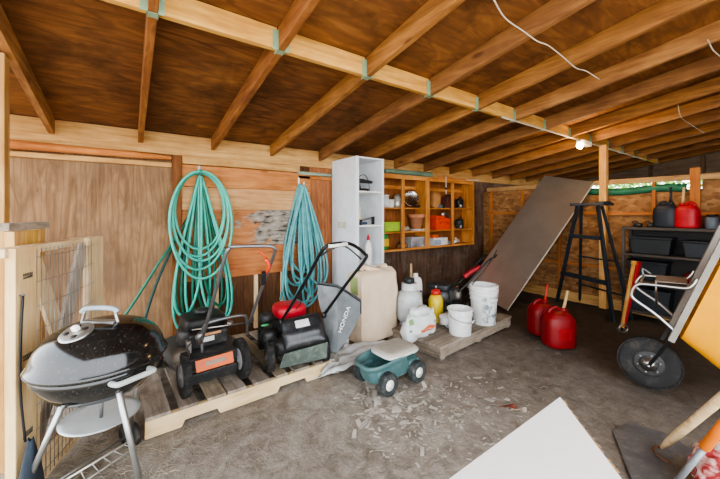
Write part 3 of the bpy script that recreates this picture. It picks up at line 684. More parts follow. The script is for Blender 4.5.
# ================================================================== HOSES
HTEAL = plain('46b3a0', .4, 0, .1); HGREEN = plain('1c6a55', .42, 0, .14); HAQUA = plain('62aaae', .42, 0, .14); HDARK = plain('21423c', .5, 0, .12)
def hook(name, p, label, mat):
    t = thing(name, label, 'hook', p)
    MB().b2(p + Vector((-.012, .0, -.02)), p + Vector((.012, .004, .12))).build('plate', mat, t, bevel=.002)
    MB().tube([p + Vector((0, 0, .02)), p + Vector((0, -.09, -.0)), p + Vector((0, -.13, .01)), p + Vector((0, -.15, .05))], .008, 8, sub=4).build('arm', mat, t)
h1 = WY(199, 178, YW - .032); h1.z = 1.78
hook('hose_hook', h1, 'grey metal hook holding the round-looped teal hose high on the back wall', GALV())
h2 = WY(299, 188, YW - .032); h2.z = 1.72
hook('hose_hook', h2, 'white hook holding the long drooping aqua hose bundle beside the white cabinet', WHITE())
def loop(c, w, h, y0, sag, skew=0, n=26, top=0):
    P = []
    for i in range(n):
        a = 2 * PI * i / n; z = (math.cos(a) - 1) / 2 * h; fr_ = (1 - math.cos(a)) / 2
        ww = w * math.sin(a) * (.22 + .95 * fr_ ** 1.3 if sag else 1); P.append(Vector((c.x + ww / 2 + skew * fr_, c.y - y0 - .03 * math.sin(a * 2) * .5, c.z + z + top)))
    return P
def chain(loops, jit=.0):
    P = []
    for lp_ in loops: P += lp_ + [lp_[0] + Vector((random.uniform(-.008, .008), -.006, .003))]
    return P
random.seed(11)
c1 = h1 + Vector((0, 0, .03))
rl_ = [loop(c1, .47 + .03 * k, h, .075 + .017 * k, False, sk, top=.004 * k) for k, (h, sk) in enumerate(((.80, 0), (.88, -.02), (.93, .015), (1.02, -.015), (1.12, .02)))]
ll = [loop(c1, w_, h, .045 + .010 * k, True, sk, top=-.02) for k, (w_, h, sk) in enumerate(((.46, 1.66, -.10), (.56, 1.70, .10), (.40, 1.58, .22), (.30, 1.45, -.16)))]
tag(MB().tube(chain(rl_ + ll), .0135, 8, sub=2).build('garden_hose', HTEAL), 'light teal garden hose coiled in round loops on the left wall hook', 'hose')
lg = [loop(c1, w_, h, .022 + .007 * k, True, sk, top=-.03) for k, (w_, h, sk) in enumerate(((.16, .95, .04), (.34, 1.5, .13), (.22, 1.66, .02), (.62, 1.70, .08), (.30, 1.4, .2), (.5, 1.55, -.05)))]
P = chain(lg)
for tail in ((WY(196, 205, 3.86), WY(182, 228, 3.86), WY(168, 250, 3.8), D(158, 264, 3.2), D(138, 296, 3.1), D(120, 322, 3.0), D(112, 333, 2.95)),): P += list(tail)
tag(MB().tube(P, .0135, 8, sub=2).build('garden_hose', HGREEN), 'darker green hose bundled inside the round teal coil, its end trailing left to the grill', 'hose')
tag(MB().tube([WY(192, 210, 3.87), WY(176, 240, 3.86), D(158, 280, 3.2), D(147, 312, 3.05), D(142, 335, 2.95), D(146, 352, 2.85)], .013, 8, sub=6).build('garden_hose', HDARK), 'nearly black thin hose hanging diagonally from the left coil towards the grill', 'hose')
c2 = h2 + Vector((0, 0, .03))
l2 = [loop(c2, w_, h, .03 + .010 * k, True, sk, top=-.003 * k) for k, (w_, h, sk) in enumerate(((.55, 1.28, -.02), (.20, 1.35, .1), (.42, 1.2, .02), (.30, 1.42, -.12), (.5, 1.1, .05), (.36, 1.38, .14), (.24, 1.22, -.06), (.14, 1.5, .05), (.72, 1.46, .06), (.56, 1.52, -.08), (.1, 1.4, .12), (.40, 1.25, .24), (.66, 1.5, .0)))]
P = chain(l2) + [c2 + Vector((-.12, -.12, -.5)), c2 + Vector((-.22, -.13, -1.0)), c2 + Vector((-.30, -.13, -1.4))]
tag(MB().tube(P, .0135, 8, sub=2).build('garden_hose', HAQUA), 'pale aqua hose hanging in long narrow loops left of the white cabinet', 'hose')
# ================================================================== WHITE CABINET
WC = plain('dfe4ea', .5, 0, .04); WCI = plain('e8e9e4', .5, 0, .05)
cx0, cx1, cy0, cy1, ch = 2.275, 2.715, 3.30, 3.868, 2.07
t = thing('shelf_cabinet', 'tall white open-fronted cabinet between the aqua hose and the wood cubbies', 'cabinet', (cx0, cy0, 0))
def bp(name, a, b, mat=WC, par=None): return MB().b2(a, b).build(name, mat, par or t, bevel=.002)
bp('side_panel', (cx0, cy0, 0), (cx0 + .02, cy1, ch)); bp('side_panel', (cx1 - .02, cy0, 0), (cx1, cy1, ch))
bp('top_panel', (cx0, cy0, ch + .0005), (cx1, cy1, ch + .02)); bp('back_panel', (cx0 + .021, cy1 - .012, .02), (cx1 - .021, cy1, ch - .001), WCI)
SHZ = [1.665, 1.235, .72, .10]
for z in SHZ: bp('shelf', (cx0 + .021, cy0 + .002, z - .02), (cx1 - .021, cy1 - .013, z), WCI)
fr = MB(); fr.b2((cx0 - .001, cy0 - .012, 0), (cx0 + .045, cy0 - .0005, ch + .02)); fo = fr.build('face_stile', WC, t, bevel=.002)
MB().b2((cx1 - .035, cy0 - .012, 0), (cx1 + .001, cy0 - .0005, ch + .02)).build('face_stile', WC, t, bevel=.002)
pp = WX(342, 225, cx0 - .002)
for k in (-1, 1): MB().b2((cx0 - .008, pp.y + k * .055 - .05, pp.z - .045), (cx0 - .0005, pp.y + k * .055 + .05, pp.z + .045)).build('switch_plate', plain('c9c6ba', .4), t, bevel=.003)
# contents
YS = 3.45
def at(px, z, y=YS): p = WY(px, 200, y); return Vector((p.x, y, z))
p = at(366, SHZ[0]); p.x = 2.46
t = thing('hand_drill', 'black corded power tool on the top shelf of the white cabinet', 'power tool', p)
MB().tube([p + Vector((-.10, 0, .13)), p + Vector((-.03, 0, .14)), p + Vector((.09, .01, .135)), p + Vector((.19, .01, .13))], [.038, .052, .048, .018], 14, sub=3).build('body', BLACKD(), t)
MB().tube([p + Vector((-.05, 0, .11)), p + Vector((-.03, 0, .04)), p + Vector((-.02, 0, .0))], [.028, .026, .032], 10).build('grip', BLACK(), t)
MB().blob(p + Vector((.03, -.03, .02)), (.13, .09, .04), .6).build('battery', BLACK(), t)
MB().tube([p + Vector((-.06, .02, .13)), p + Vector((0, .03, .2)), p + Vector((.08, .02, .22)), p + Vector((.14, .02, .14)), p + Vector((.14, .0, .01))], .005, 6, sub=5).build('cord', BLACK(), t)
p = at(363, SHZ[1]); p.x = 2.42
t = thing('spray_bottle', 'pale yellow trigger spray bottle on the second shelf of the white cabinet', 'bottle', p)
MB().lathe([(.035, 0), (.04, .01), (.04, .12), (.018, .17), (.016, .2)], 18, p).build('bottle_body', plain('ded3a0', .45), t)
a = MB(); a.b2(p + Vector((-.015, -.05, .2)), p + Vector((.015, .03, .235))); a.b2(p + Vector((-.006, -.045, .15)), p + Vector((.006, -.035, .2))); a.build('trigger', plain('d9d7c8', .4), t, bevel=.004)
p = at(372, SHZ[1], 3.40); p.x = 2.53
t = thing('bar_clamp', 'black bar clamp lying on the second shelf of the white cabinet', 'clamp', p)
MB().beam(p + Vector((-.14, 0, .05)), p + Vector((.13, .02, .10)), .02, .016).build('bar', GALV(), t)
for k, c in ((-.11, .05), (.09, .085)):
    MB().beam(p + Vector((k, 0, .0)), p + Vector((k, 0, c + .02)), .03, .035, (1, 0, 0)).build('jaw', BLACK(), t, bevel=.004)
MB().tube([p + Vector((-.12, -.02, .022)), p + Vector((-.03, -.02, .022))], .018, 12).build('handle', plain('3b4a66', .5), t)
p = at(371, SHZ[2] + .0, 3.42); p.x = 2.56
t = thing('squeeze_bottle', 'white bottle with red cap on the third shelf of the white cabinet', 'bottle', p)
MB().lathe([(.045, 0), (.05, .01), (.05, .22), (.04, .27), (.018, .30), (.018, .315)], 20, p).build('bottle_body', WHITE(), t)
MB().lathe([(.022, .316), (.022, .34), (.008, .385), (.004, .39)], 14, p).build('cap', plain('c9283a', .4), t)
# small white bottle with black cap left of the cream bag
p = G(341, 340, .0); p = D(340, 300, 3.25); p.z = 0
# ================================================================== WOOD CUBBIES ON THE WALL
CW = wood('8a4f1e', 'bd7c38', 'd39a55', 0); CWV = wood('8a4f1e', 'bd7c38', 'd39a55', 2); CB = ply('6a3d1f', '8f5a30', 'a87044', 2)
yf, yb, zt, zb = 3.60, 3.868, 1.955, .822
def cubby(name, label, xa, xb, xm, par=None):
    t = thing('wall_cubby', label, 'wall cabinet', (xa, yf, zb), 0, None)
    def q(n, a, b, m): return MB().b2(a, b).build(n, m, t, bevel=.002)
    q('side_panel', (xa, yf + .02, zb), (xa + .018, yb, zt), CWV); q('side_panel', (xb - .018, yf + .02, zb), (xb, yb, zt), CWV)
    q('top_panel', (xa + .019, yf + .02, zt - .02), (xb - .019, yb, zt), CW); q('bottom_panel', (xa + .019, yf + .02, zb), (xb - .019, yb, zb + .02), CW)
    q('back_panel', (xa + .019, yb - .01, zb + .021), (xb - .019, yb, zt - .021), CB)
    for z in (1.465, 1.105): q('shelf', (xa + .019, yf + .025, z - .018), (xb - .019, yb - .011, z), CW)
    q('back_rail', (xa + .019, yb - .03, 1.76), (xb - .019, yb - .011, 1.81), CW)
    q('face_stile', (xa, yf, zb), (xa + .045, yf + .019, zt), CWV); q('face_stile', (xb - .045, yf, zb), (xb, yf + .019, zt), CWV); q('face_stile', (xm - .03, yf, zb + .036), (xm + .03, yf + .019, zt - .066), CWV)
    q('face_rail', (xa + .046, yf, zt - .065), (xb - .046, yf + .019, zt), CW); q('face_rail', (xa + .046, yf, zb), (xb - .046, yf + .019, zb + .035), CW)
    return t
cubby('a', 'left open wood wall cubby, with the terracotta pot and silver lamp dome', 2.76, 3.865, 3.345)
cubby('b', 'right open wood wall cubby, with the red-orange box', 3.87, 5.07, 4.48)
T1, T2, T3 = 1.4655, 1.1055, zb + .0205
yi = 3.72
def ct(px, z, y=yi): p = WY(px, 212, y); p.z = z; return p
def tub(px, z, label, mat, r=.05, h=.13, lid=None, y=yi):
    p = ct(px, z, y); t = thing('tub', label, 'tub', p)
    MB().lathe([(r * .88, 0), (r, h)], 20, p).build('tub_body', mat, t)
    MB().lathe([(r * 1.06, h + .0005), (r * 1.06, h + .015), (r * .9, h + .018)], 20, p).build('lid', lid or WHITE(), t)
tub(385, T1, 'taller white lidded tub at the left end of the top cubby shelf', plain('ccd4dc', .5), .06, .17, plain('dfe3e6', .4))
tub(390.5, T1, 'short white tub in front of the clear dome, top shelf of the left cubby', WHITE(), .055, .10, None, 3.68)
p = ct(397, T1); t = thing('glass_dome', 'grey glass jar with rounded top beside the white tubs', 'jar', p)
gl_ = plain('a8a8a0', .15, .25, .15)
MB().lathe([(.07, 0), (.078, .04), (.075, .12), (.05, .17), (.03, .18)], 24, p).build('jar_body', gl_, t); MB().lathe([(.035, .181), (.035, .2), (.001, .205)], 16, p).build('lid', GALV(), t)
p = ct(411, T1, 3.72); t = thing('work_light', 'silver dome clamp lamp on the top shelf of the left cubby', 'lamp', p)
ax_ = Vector((-.35, -.85, .25)); c0 = p + Vector((.0, .02, .128))
MB().lathe([(.118, .06), (.122, .062), (.118, .03), (.09, -.02), (.045, -.05), (.03, -.055)], 28, c0, ax_).build('reflector', plain('c9c9c4', .18, 1, .04), t)
MB().lathe([(.03, -.1), (.03, -.056)], 16, c0, ax_).build('socket', BLACK(), t)
MB().tube([p + Vector((-.02, -.05, .02)), p + Vector((.06, -.06, .03)), p + Vector((.14, -.05, .035)), p + Vector((.17, -.02, .02)), p + Vector((.1, -.07, .012)), p + Vector((.02, -.075, .012))], .011, 7, sub=4).build('cord', BLACK(), t)
p = ct(389, T2); t = thing('storage_box', 'lime green open box on the middle shelf of the left cubby', 'box', p)
LG = plain('9bbf3c', .5, 0, .08)
a = MB(); a.b2(p + Vector((-.15, -.07, 0)), p + Vector((.15, .07, .01)));
for s_ in (-1, 1): a.b2(p + Vector((s_ * .15, -.07, .0)), p + Vector((s_ * .144, .07, .145))); a.b2(p + Vector((-.15, s_ * .07, 0)), p + Vector((.15, s_ * .064, .145)))
a.build('box_body', LG, t); MB().b2(p + Vector((-.155, -.078, .125)), p + Vector((.155, -.0705, .147))).build('rim', LG, t)
p = ct(398, T2); tag(MB().blob(p + Vector((0, 0, .055)), (.09, .09, .11), .7, 18, 10, .25, 3).build('rag', plain('8d8a84', .9)), 'grey bundle next to the lime green box in the cubby', 'rag')
p = ct(406, T2); tag(MB().blob(p + Vector((0, 0, .035)), (.09, .07, .07), .6, 18, 10, .25, 5).build('stone', plain('9d948a', .8)), 'small grey lump left of the terracotta pot', 'stone')
p = ct(416.5, T2, 3.705); t = thing('plant_pot', 'empty terracotta flower pot on a pale saucer in the cubby', 'plant pot', p)
TC = plain('c08460', .8, 0, .12, .1)
MB().lathe([(.075, .022), (.105, .2), (.125, .2), (.13, .26), (.112, .26), (.1, .2), (.07, .03)], 28, p).build('pot', TC, t)
MB().lathe([(.09, 0), (.125, .006), (.13, .028), (.12, .028), (.08, .012)], 28, p).build('saucer', plain('c9c2b6', .6), t)
p = ct(385.2, T3 - .0, 3.68); p.x = 3.035; t = thing('fertilizer_bottle', 'green and yellow plastic bottle at the lower left of the cubbies', 'bottle', p)
MB().blob(p + Vector((0, 0, .12)), (.12, .09, .24), .45).build('bottle_body', plain('2f8a3c', .4), t); MB().b2(p + Vector((-.055, -.049, .06)), p + Vector((.055, -.0455, .17))).build('label_band', plain('e3b83a', .5), t); MB().lathe([(.02, .235), (.02, .28), (.001, .285)], 12, p).build('cap', plain('e0b32c', .4), t)
p = ct(402.5, T3); a = MB(); a.blob(p + Vector((0, 0, .045)), (.17, .12, .09), .7, 20, 10, .3, 9); a.tube([p + Vector((-.03, 0, .05)), p + Vector((-.05, 0, .15)), p + Vector((-.04, .02, .24))], [.02, .012, .006], 8, sub=3)
tag(a.build('rope', plain('8a6a4c', .9, 0, .2, .4)), 'brown heap of rope on the bottom of the left cubby', 'rope')
p = ct(415, T3); t = thing('tin_box', 'grey patterned box on the bottom of the left cubby', 'box', p)
MB().b2(p + Vector((-.15, -.08, 0)), p + Vector((.15, .08, .15))).build('box_body', plain('a5a7ab', .4, .2, .3), t, bevel=.006); MB().b2(p + Vector((-.155, -.085, .1505)), p + Vector((.155, .085, .165))).build('lid', plain('b9bbbd', .4, .2), t, bevel=.003)
# right cubby
p = ct(435, T1); t = thing('paper_bag', 'folded brown paper bag standing on the top shelf of the right cubby', 'bag', p)
MB().blob(p + Vector((0, 0, .12)), (.17, .12, .24), .35, 20, 10, .1, 2).build('sack', plain('b07f4c', .85, 0, .12), t); MB().b2(p + Vector((-.08, -.03, .225)), p + Vector((.08, .03, .262))).build('folded_top', plain('9d6f40', .85), t, bevel=.004)
p = ct(445.5, T1); t = thing('feed_scoop', 'dark red-brown wedge-shaped tin beside the brown paper bag', 'tin', p)
MB().poly([p + Vector(v) for v in ((-.10, -.06, 0), (.09, -.06, 0), (.09, -.06, .24), (-.01, -.06, .20), (-.06, -.06, .06))], -.12).build('tin_body', plain('5a332a', .6), t, bevel=.004)
tag(MB().blob(ct(440.5, T1, 3.66) + Vector((0, 0, .03)), (.1, .07, .06), .6, 16, 8, .25, 4).build('rag', plain('58626c', .8)), 'small blue-grey rag at the foot of the brown paper bag', 'rag')
p = ct(440.5, T2); t = thing('red_box', 'red-orange plastic case on the middle shelf of the right cubby', 'case', p)
RO = plain('d8431f', .45, 0, .08)
MB().b2(p + Vector((-.19, -.08, 0)), p + Vector((.16, .08, .19))).build('case_body', RO, t, bevel=.012); MB().b2(p + Vector((-.19, -.08, .1905)), p + Vector((.02, .08, .235))).build('raised_lid', RO, t, bevel=.008)
MB().tube([p + Vector((-.12, -.09, .1)), p + Vector((-.09, -.1, .13)), p + Vector((.05, -.1, .13)), p + Vector((.08, -.09, .1))], .008, 8).build('handle', plain('b8371a', .4), t)
p = ct(445.5, T2 + .2105, 3.70); t = thing('angle_grinder', 'grey metal tool lying on the red-orange case', 'tool', p)
MB().tube([p + Vector((-.07, 0, .07)), p + Vector((0, 0, .05)), p + Vector((.1, 0, .0))], [.035, .03, .022], 12, sub=3).build('body', GALV(), t); MB().lathe([(.05, 0), (.05, .012)], 20, p + Vector((-.075, -.02, .05)), (0, -1, .2)).build('disc', STEEL(), t)
p = ct(438.5, T3); t = thing('carton', 'white carton with blue print on the bottom of the right cubby', 'box', p)
MB().b2(p + Vector((-.19, -.07, 0)), p + Vector((.15, .07, .13))).build('carton_body', plain('d9dadb', .55), t, bevel=.003); MB().b2(p + Vector((-.185, -.0725, .02)), p + Vector((-.02, -.0705, .10))).build('label_band', plain('8fa3bd', .5), t)
p = ct(433.5, T3 + .1305); tag(MB().b2(p + Vector((-.06, -.05, .0)), p + Vector((.06, .05, .05))).build('small_box', plain('e0662a', .5), bevel=.004), 'small orange box lying on the white carton', 'box')
tag(MB().blob(ct(447.5, T3) + Vector((0, 0, .03)), (.12, .08, .06), .6, 16, 8, .2, 8).build('rag', plain('8f979d', .8)), 'grey rag to the right of the white carton', 'rag')
def tool(px, z, label, s_=1, body='2a2a2c'):
    p = ct(px, z, 3.70); t = thing('power_tool', label, 'power tool', p)
    MB().blob(p + Vector((0, 0, .10)), (.16 * s_, .1, .13), .6, 18, 10, .15, px).build('motor', plain(body, .4, .2, .15), t)
    MB().tube([p + Vector((-.09, 0, .03)), p + Vector((-.02, 0, .05)), p + Vector((.09, 0, .03))], [.018, .022, .018], 8).build('base', BLACK(), t)
    MB().b2(p + Vector((-.1, -.05, 0)), p + Vector((.1, .05, .012))).build('foot', GALV(), t)
    MB().tube([p + Vector((-.04, 0, .15)), p + Vector((.02, 0, .20)), p + Vector((.09, 0, .15))], .012, 8, sub=4).build('grip', BLACK(), t)
    MB().blob(p + Vector((-.035, -.055, .04)), (.05, .03, .05), .8).build('guard', plain('b9bcbc', .4, .3), t)
tool(459.5, T1, 'black and silver power tool on the top shelf of the right cubby', 1)
tool(459.5, T2, 'dark power tool with silver guard on the middle shelf of the right cubby', .95, '33383c')
p = ct(456, T3); t = thing('toy_horn', 'small white plastic fitting on the bottom right of the right cubby', 'fitting', p)
MB().tube([p + Vector((-.06, 0, .03)), p + Vector((0, 0, .04)), p + Vector((.05, 0, .05))], [.028, .024, .04], 12).build('pipe_body', plain('d5d3cc', .5), t); MB().tube([p + Vector((0, 0, .05)), p + Vector((-.01, 0, .11))], .016, 10).build('branch', plain('d5d3cc', .5), t)
# cord hanging from a hook, green roll and pliers on the top
p = WY(446, 177, 3.575); t = thing('pull_cord', 'white cord with a dark wooden knob hanging in front of the right cubby', 'cord', p)
MB().tube([p + Vector((0, 0, 0)), WY(446, 186, 3.578), WY(446.3, 194, 3.58)], .006, 6, sub=2).build('cord', WHITE(), t); MB().lathe([(.004, 0), (.03, .02), (.004, .05)], 12, WY(446.2, 190, 3.58) + Vector((0, 0, 0))).build('knob', plain('3a2a22', .6), t); MB().tube([p + Vector((0, .026, -.0)), p + Vector((0, 0, .0))], .004, 6).build('hook', STEEL(), t)
p = Vector((3.5, 3.74, zt + .0005)); tag(MB().tube([(3.12, 3.76, zt + .058), (3.3, 3.75, zt + .06), (3.7, 3.76, zt + .058), (4.1, 3.75, zt + .055)], [.03, .056, .058, .05], 14, sub=4).build('tarp_roll', plain('6f8a78', .7, 0, .15, .2)), 'rolled grey-green tarp lying on top of the wood cubbies', 'tarp')
p = Vector((4.45, 3.63, zt + .0005)); tag(MB().tube([p + Vector((-.32, 0, .008)), p + Vector((.1, .01, .008)), p + Vector((.42, 0, .008))], .008, 8).build('dowel', plain('d0642c', .6)), 'thin orange rod lying along the top edge of the right cubby', 'rod')
p = WY(472, 182, 3.64); p.z = zt + .0005; t = thing('pliers', 'pale long-handled pliers lying on the top right corner of the cubbies', 'pliers', p)
for k in (-1, 1): MB().tube([p + Vector((-.16, k * .012, .012)), p + Vector((-.02, k * .005, .012)), p + Vector((.04, k * .02, .012)), p + Vector((.14, k * .035, .012))], .010, 8, sub=3).build('handle', plain('c9c2b4', .5), t)

# ================================================================== CENTRE FLOOR
# --- cream paper sack
b0, b1, b2_ = G(362, 346, .045), G(397, 334, .045), G(350, 339, .045)
CREAM = plain('dcc6ab', .8, 0, .06, .12)
dx = (b1 - b0); wx = dx.length; dx.normalize(); dy = Vector((-dx.y, dx.x, 0)); wy = .24
t = thing('paper_sack', 'tall plain cream paper sack with folded top in front of the white cabinet', 'sack', b0 + dx * wx / 2 + dy * wy / 2)
hgt = D(362, 273, (b0 - CAMP).dot(FW)).z - .045
def sack(u, v):
    a = u * 4; k = int(a) % 4; f = a - int(a); cs = [(0, 0), (1, 0), (1, 1), (0, 1)]
    p, q = cs[k], cs[(k + 1) % 4]; X, Y = p[0] + (q[0] - p[0]) * f, p[1] + (q[1] - p[1]) * f
    pin = max(0, (v - .93) / .07)
    X2 = .5 + (X - .5) * (1 + .03 * math.sin(v * 3.1)); Y2 = .5 + (Y - .5) * (1 - .75 * pin ** 1.5)
    z = hgt * v - .03 * pin * (1 - abs(2 * X - 1)) * 0 + .016 * noise.noise(Vector((X * 6, Y * 6, 1 + v))) * v
    n_ = noise.noise(Vector((X * 2.5, Y * 2.5, v * 4))) * .014 * (1 if v > .01 else .3)
    return b0 + dx * (X2 * wx) + dy * (Y2 * wy) + Vector((0, 0, z)) + dx * n_ - dy * n_
sm_ = MB(); sm_.grid(sack, 64, 36); sb = sm_.build('sack_body', CREAM, t)
fm = MB(); fm.grid(lambda u, v: b0 + dx * ((.1 + .8 * u) * wx) + dy * (wy * (.5 + .14 * math.sin(u * 9)) - .05 + .1 * v) + Vector((0, 0, hgt * .995 + .03 * math.sin(v * PI) * (1 + .6 * math.sin(u * 7)) + .014 * noise.noise(Vector((u * 9, v * 3, 4))))), 30, 8)
fm.build('folded_top', CREAM, t, solid=.004)
gp_ = MB(); q = [b0 + dy * (wy * .25), b0 + dy * (wy * .75)]
gp_.quadbox([q[0] - dx * .006 + Vector((0, 0, .5)), q[1] - dx * .006 + Vector((0, 0, .5)), q[1] - dx * .012 + Vector((0, 0, .68)), q[0] - dx * .012 + Vector((0, 0, .68))], .002)
gp_.build('printed_panel', plain('93a56a', .7), t)
p = D(340.5, 291, 3.15); base = p.copy(); base.z = 0
# --- white bottle with black cap peeking over the grass bag
t = thing('spray_can', 'white spray can with black cap standing behind the grey grass bag', 'can', (2.14, 3.12, 0))
q = D(340, 292, 3.3); s_ = q.copy()
t.location = (q.x, q.y, 0); MATS[t.as_pointer()] = Matrix.Translation((q.x, q.y, 0))
MB().lathe([(.085, 0), (.09, .02), (.09, q.z - .08), (.03, q.z - .01), (.03, q.z)], 20, (q.x, q.y, 0)).build('can_body', plain('d8dad8', .45), t)
MB().lathe([(.034, q.z + .0005), (.034, q.z + .05), (.001, q.z + .055)], 16, (q.x, q.y, 0)).build('cap', BLACK(), t)
# --- garden cart
TEAL = plain('4a6b6c', .5, 0, .12, .05, .4, '6b7a74'); TEALD = plain('2a4c4c', .55, 0, .12)
ca, cb_, cc = G(386, 394, 0), G(414, 381, 0), G(361, 384, 0)
ax_l = (cb_ - ca); ax_l.z = 0; cl = ax_l.length; an = math.atan2(ax_l.y, ax_l.x); ax_l.normalize(); ay_l = Vector((-ax_l.y, ax_l.x, 0))
t = thing('garden_cart', 'teal plastic rolling garden seat with grey lid and white-hubbed wheels', 'garden cart', ca + ax_l * .16 + ay_l * .13, an)
m = lambda: L(t); AXY = MATS[t.as_pointer()].to_3x3() @ Vector((0, 1, 0)); loc = lambda x, y, z: MATS[t.as_pointer()] @ Vector((x, y, z))
tb2 = m()
def tubshape(u, v):
    a = u * 2 * PI; e = .55; cxx = math.copysign(abs(math.cos(a)) ** e, math.cos(a)); syy = math.copysign(abs(math.sin(a)) ** e, math.sin(a))
    prof = [(.80, .075), (.84, .10), (.92, .17), (1.0, .215), (1.05, .225), (1.05, .245), (1.0, .25), (.93, .243), (.86, .15), (.8, .12), (.05, .12)]
    f = v * (len(prof) - 1); i = min(int(f), len(prof) - 2); g = f - i; r = prof[i][0] * (1 - g) + prof[i + 1][0] * g; z = prof[i][1] * (1 - g) + prof[i + 1][1] * g
    zz = z - .03 * max(0, -cxx) * (z > .2) * 1.0
    return Vector((-.03 + .27 * cxx * r, .135 * syy * r, zz))
tb2.grid(tubshape, 48, 20); tb2.build('tub', TEAL, t)
sd_ = MB(MATS[t.as_pointer()] @ Matrix.Translation((.06, 0, .238)) @ Matrix.Rotation(-.02, 4, 'Y')); sd_.blob((0, 0, .018), (.33, .26, .05), .45, 36, 12); sd_.build('seat_lid', plain('a29c90', .7, 0, .08, .15), t)
s2_ = MB(MATS[t.as_pointer()] @ Matrix.Translation((.06, 0, .243))); s2_.blob((0, 0, 0), (.37, .285, .03), .45, 36, 10); s2_.build('seat_rim', plain('c9c9c4', .6), t)
m().box((.10, -.148, .222), (.07, .02, .035)).build('latch', TEALD, t, bevel=.005)
for (x, y) in ((-.16, -.15), (.17, -.15), (-.16, .15), (.17, .15)):
    wheel(t, loc(x, y, .083), AXY, .083, .06, plain('e4e4de', .45), plain('353a3b', .75, 0, .1, .2, .3, '6a6860'), .48, tread=26)
MB().tube([loc(-.16, -.15, .083), loc(-.16, .15, .083)], .008, 8).build('axle', GALV(), t); MB().tube([loc(.17, -.15, .083), loc(.17, .15, .083)], .008, 8).build('axle', GALV(), t)
for sx in (-.16, .17):
    for sy in (-1, 1): m().box((sx, sy * .105, .125), (.13, .035, .10)).build('wheel_arch', TEAL, t, bevel=.015)
# --- second pallet
p2 = G(441, 361, 0); p2r = math.radians(5)
t = thing('pallet', 'grey boarded low platform holding buckets and the propane tank', 'pallet', p2, p2r)
P2 = MATS[t.as_pointer()]
for i in range(7):
    MB(P2).b2((random.uniform(-.01, .01), i * .152, .102), (1.42 + random.uniform(-.02, .02), i * .152 + .147, .13)).build('deck_board', wood(*[('665b4f', '8f8374', 'a89c8c'), ('5d5247', '83776a', '9c9082')][i % 2], 0, 1, .85, True, '6a6054'), t, bevel=.003)
for x in (.03, .7, 1.36): MB(P2).b2((x, .02, -.01), (x + .06, 1.04, .1015)).build('runner', W_GREY(1), t)
MB(P2).b2((.0, .0, .02), (1.41, .018, .101)).build('edge_board', W_GREY(0), t, bevel=.002)
z2 = .1305
# propane tank
pt = Vector((2.60, 2.70, z2)); t = thing('propane_tank', 'dull white propane tank with black valve cover beside the white bag', 'propane tank', pt)
PT = plain('b7bcbd', .5, 0, .1, .05, .4, '8d8d86')
MB().lathe([(.10, .03), (.14, .07), (.148, .12), (.148, .30), (.13, .36), (.08, .395), (.02, .40)], 32, pt).build('tank_body', PT, t)
MB().lathe([(.105, 0), (.11, .0), (.11, .045), (.105, .045)], 28, pt).build('foot_ring', PT, t)
MB().lathe([(.085, .39), (.09, .40), (.088, .47), (.08, .47), (.078, .40)], 24, pt).build('collar', plain('c9cccb', .5), t)
MB().lathe([(.05, .47), (.06, .475), (.055, .52), (.02, .53)], 16, pt).build('valve_cover', plain('2d2f31', .4), t)
MB().tube([pt + Vector((0, 0, .40)), pt + Vector((0, 0, .47))], .02, 10).build('valve', plain('a08a4a', .4, .8), t)
# white printed bag draped over the pallet corner
g0 = G(411, 345, .10); g1 = G(437, 333, z2)
t = thing('fertilizer_bag', 'slumped white plastic bag with green and orange print in front of the propane tank', 'bag', (g0 + g1) / 2)
bx_ = (g1 - g0); bl2 = bx_.length; bx_.normalize(); by_ = Vector((-bx_.y, bx_.x, 0)).normalized()
hB = D(420, 316, 3.28).z - g0.z
def bagf(u, v):
    a = u * 2 * PI; wv = .5 * bl2 * (1 + .16 * math.sin(v * 3.0)); th = .085 * (math.sin(min(1, v * 1.1 + .12) * PI)) ** .6 + .012
    cxx = math.copysign(abs(math.cos(a)) ** .6, math.cos(a)); sy = math.copysign(abs(math.sin(a)) ** .8, math.sin(a))
    n_ = noise.noise(Vector((cxx * 2.2, sy * 2, v * 4))) * .025
    z = v * hB * (1 - .10 * cxx * cxx) + .012 * math.sin(cxx * 7) * v
    return g0.lerp(g1, .5) + bx_ * (cxx * wv + .03 * v) + by_ * (.085 + sy * th + n_) + Vector((0, 0, z - .0 + (g0.z - (g0.z + g1.z) / 2) * (1 - v) * 0 + n_ * .4))
bm2 = MB(); bm2.grid(bagf, 48, 22); WB = plain('d3d7d6', .4, 0, .06, .25)
bo = bm2.build('sack_body', WB, t)
def bpatch(name, u0, u1, v0, v1, mat):
    k = 8; vs = []
    for i in range(k + 1):
        for j in range(4): q = bagf(u0 + (u1 - u0) * i / k, v0 + (v1 - v0) * j / 3); vs.append(q - by_ * .004)
    mb = MB(); mb.add(vs, [(i * 4 + j, (i + 1) * 4 + j, (i + 1) * 4 + j + 1, i * 4 + j + 1) for i in range(k) for j in range(3)], True); mb.build(name, mat, bo)
bpatch('orange_print', .72, .84, .36, .46, plain('d8672c', .5)); bpatch('red_print', .74, .82, .29, .34, plain('b8452c', .5)); bpatch('green_print', .62, .68, .62, .82, plain('7fa468', .5)); bpatch('grey_print', .60, .64, .42, .50, plain('80898c', .5)); bpatch('blue_print', .82, .90, .52, .62, plain('7f9aa8', .5))
MB().blob(g0.lerp(g1, .55) + by_ * .08 + Vector((0, 0, hB + .0)), (.24, .13, .09), .7, 22, 10, .35, 6).build('crumpled_top', WB, t)
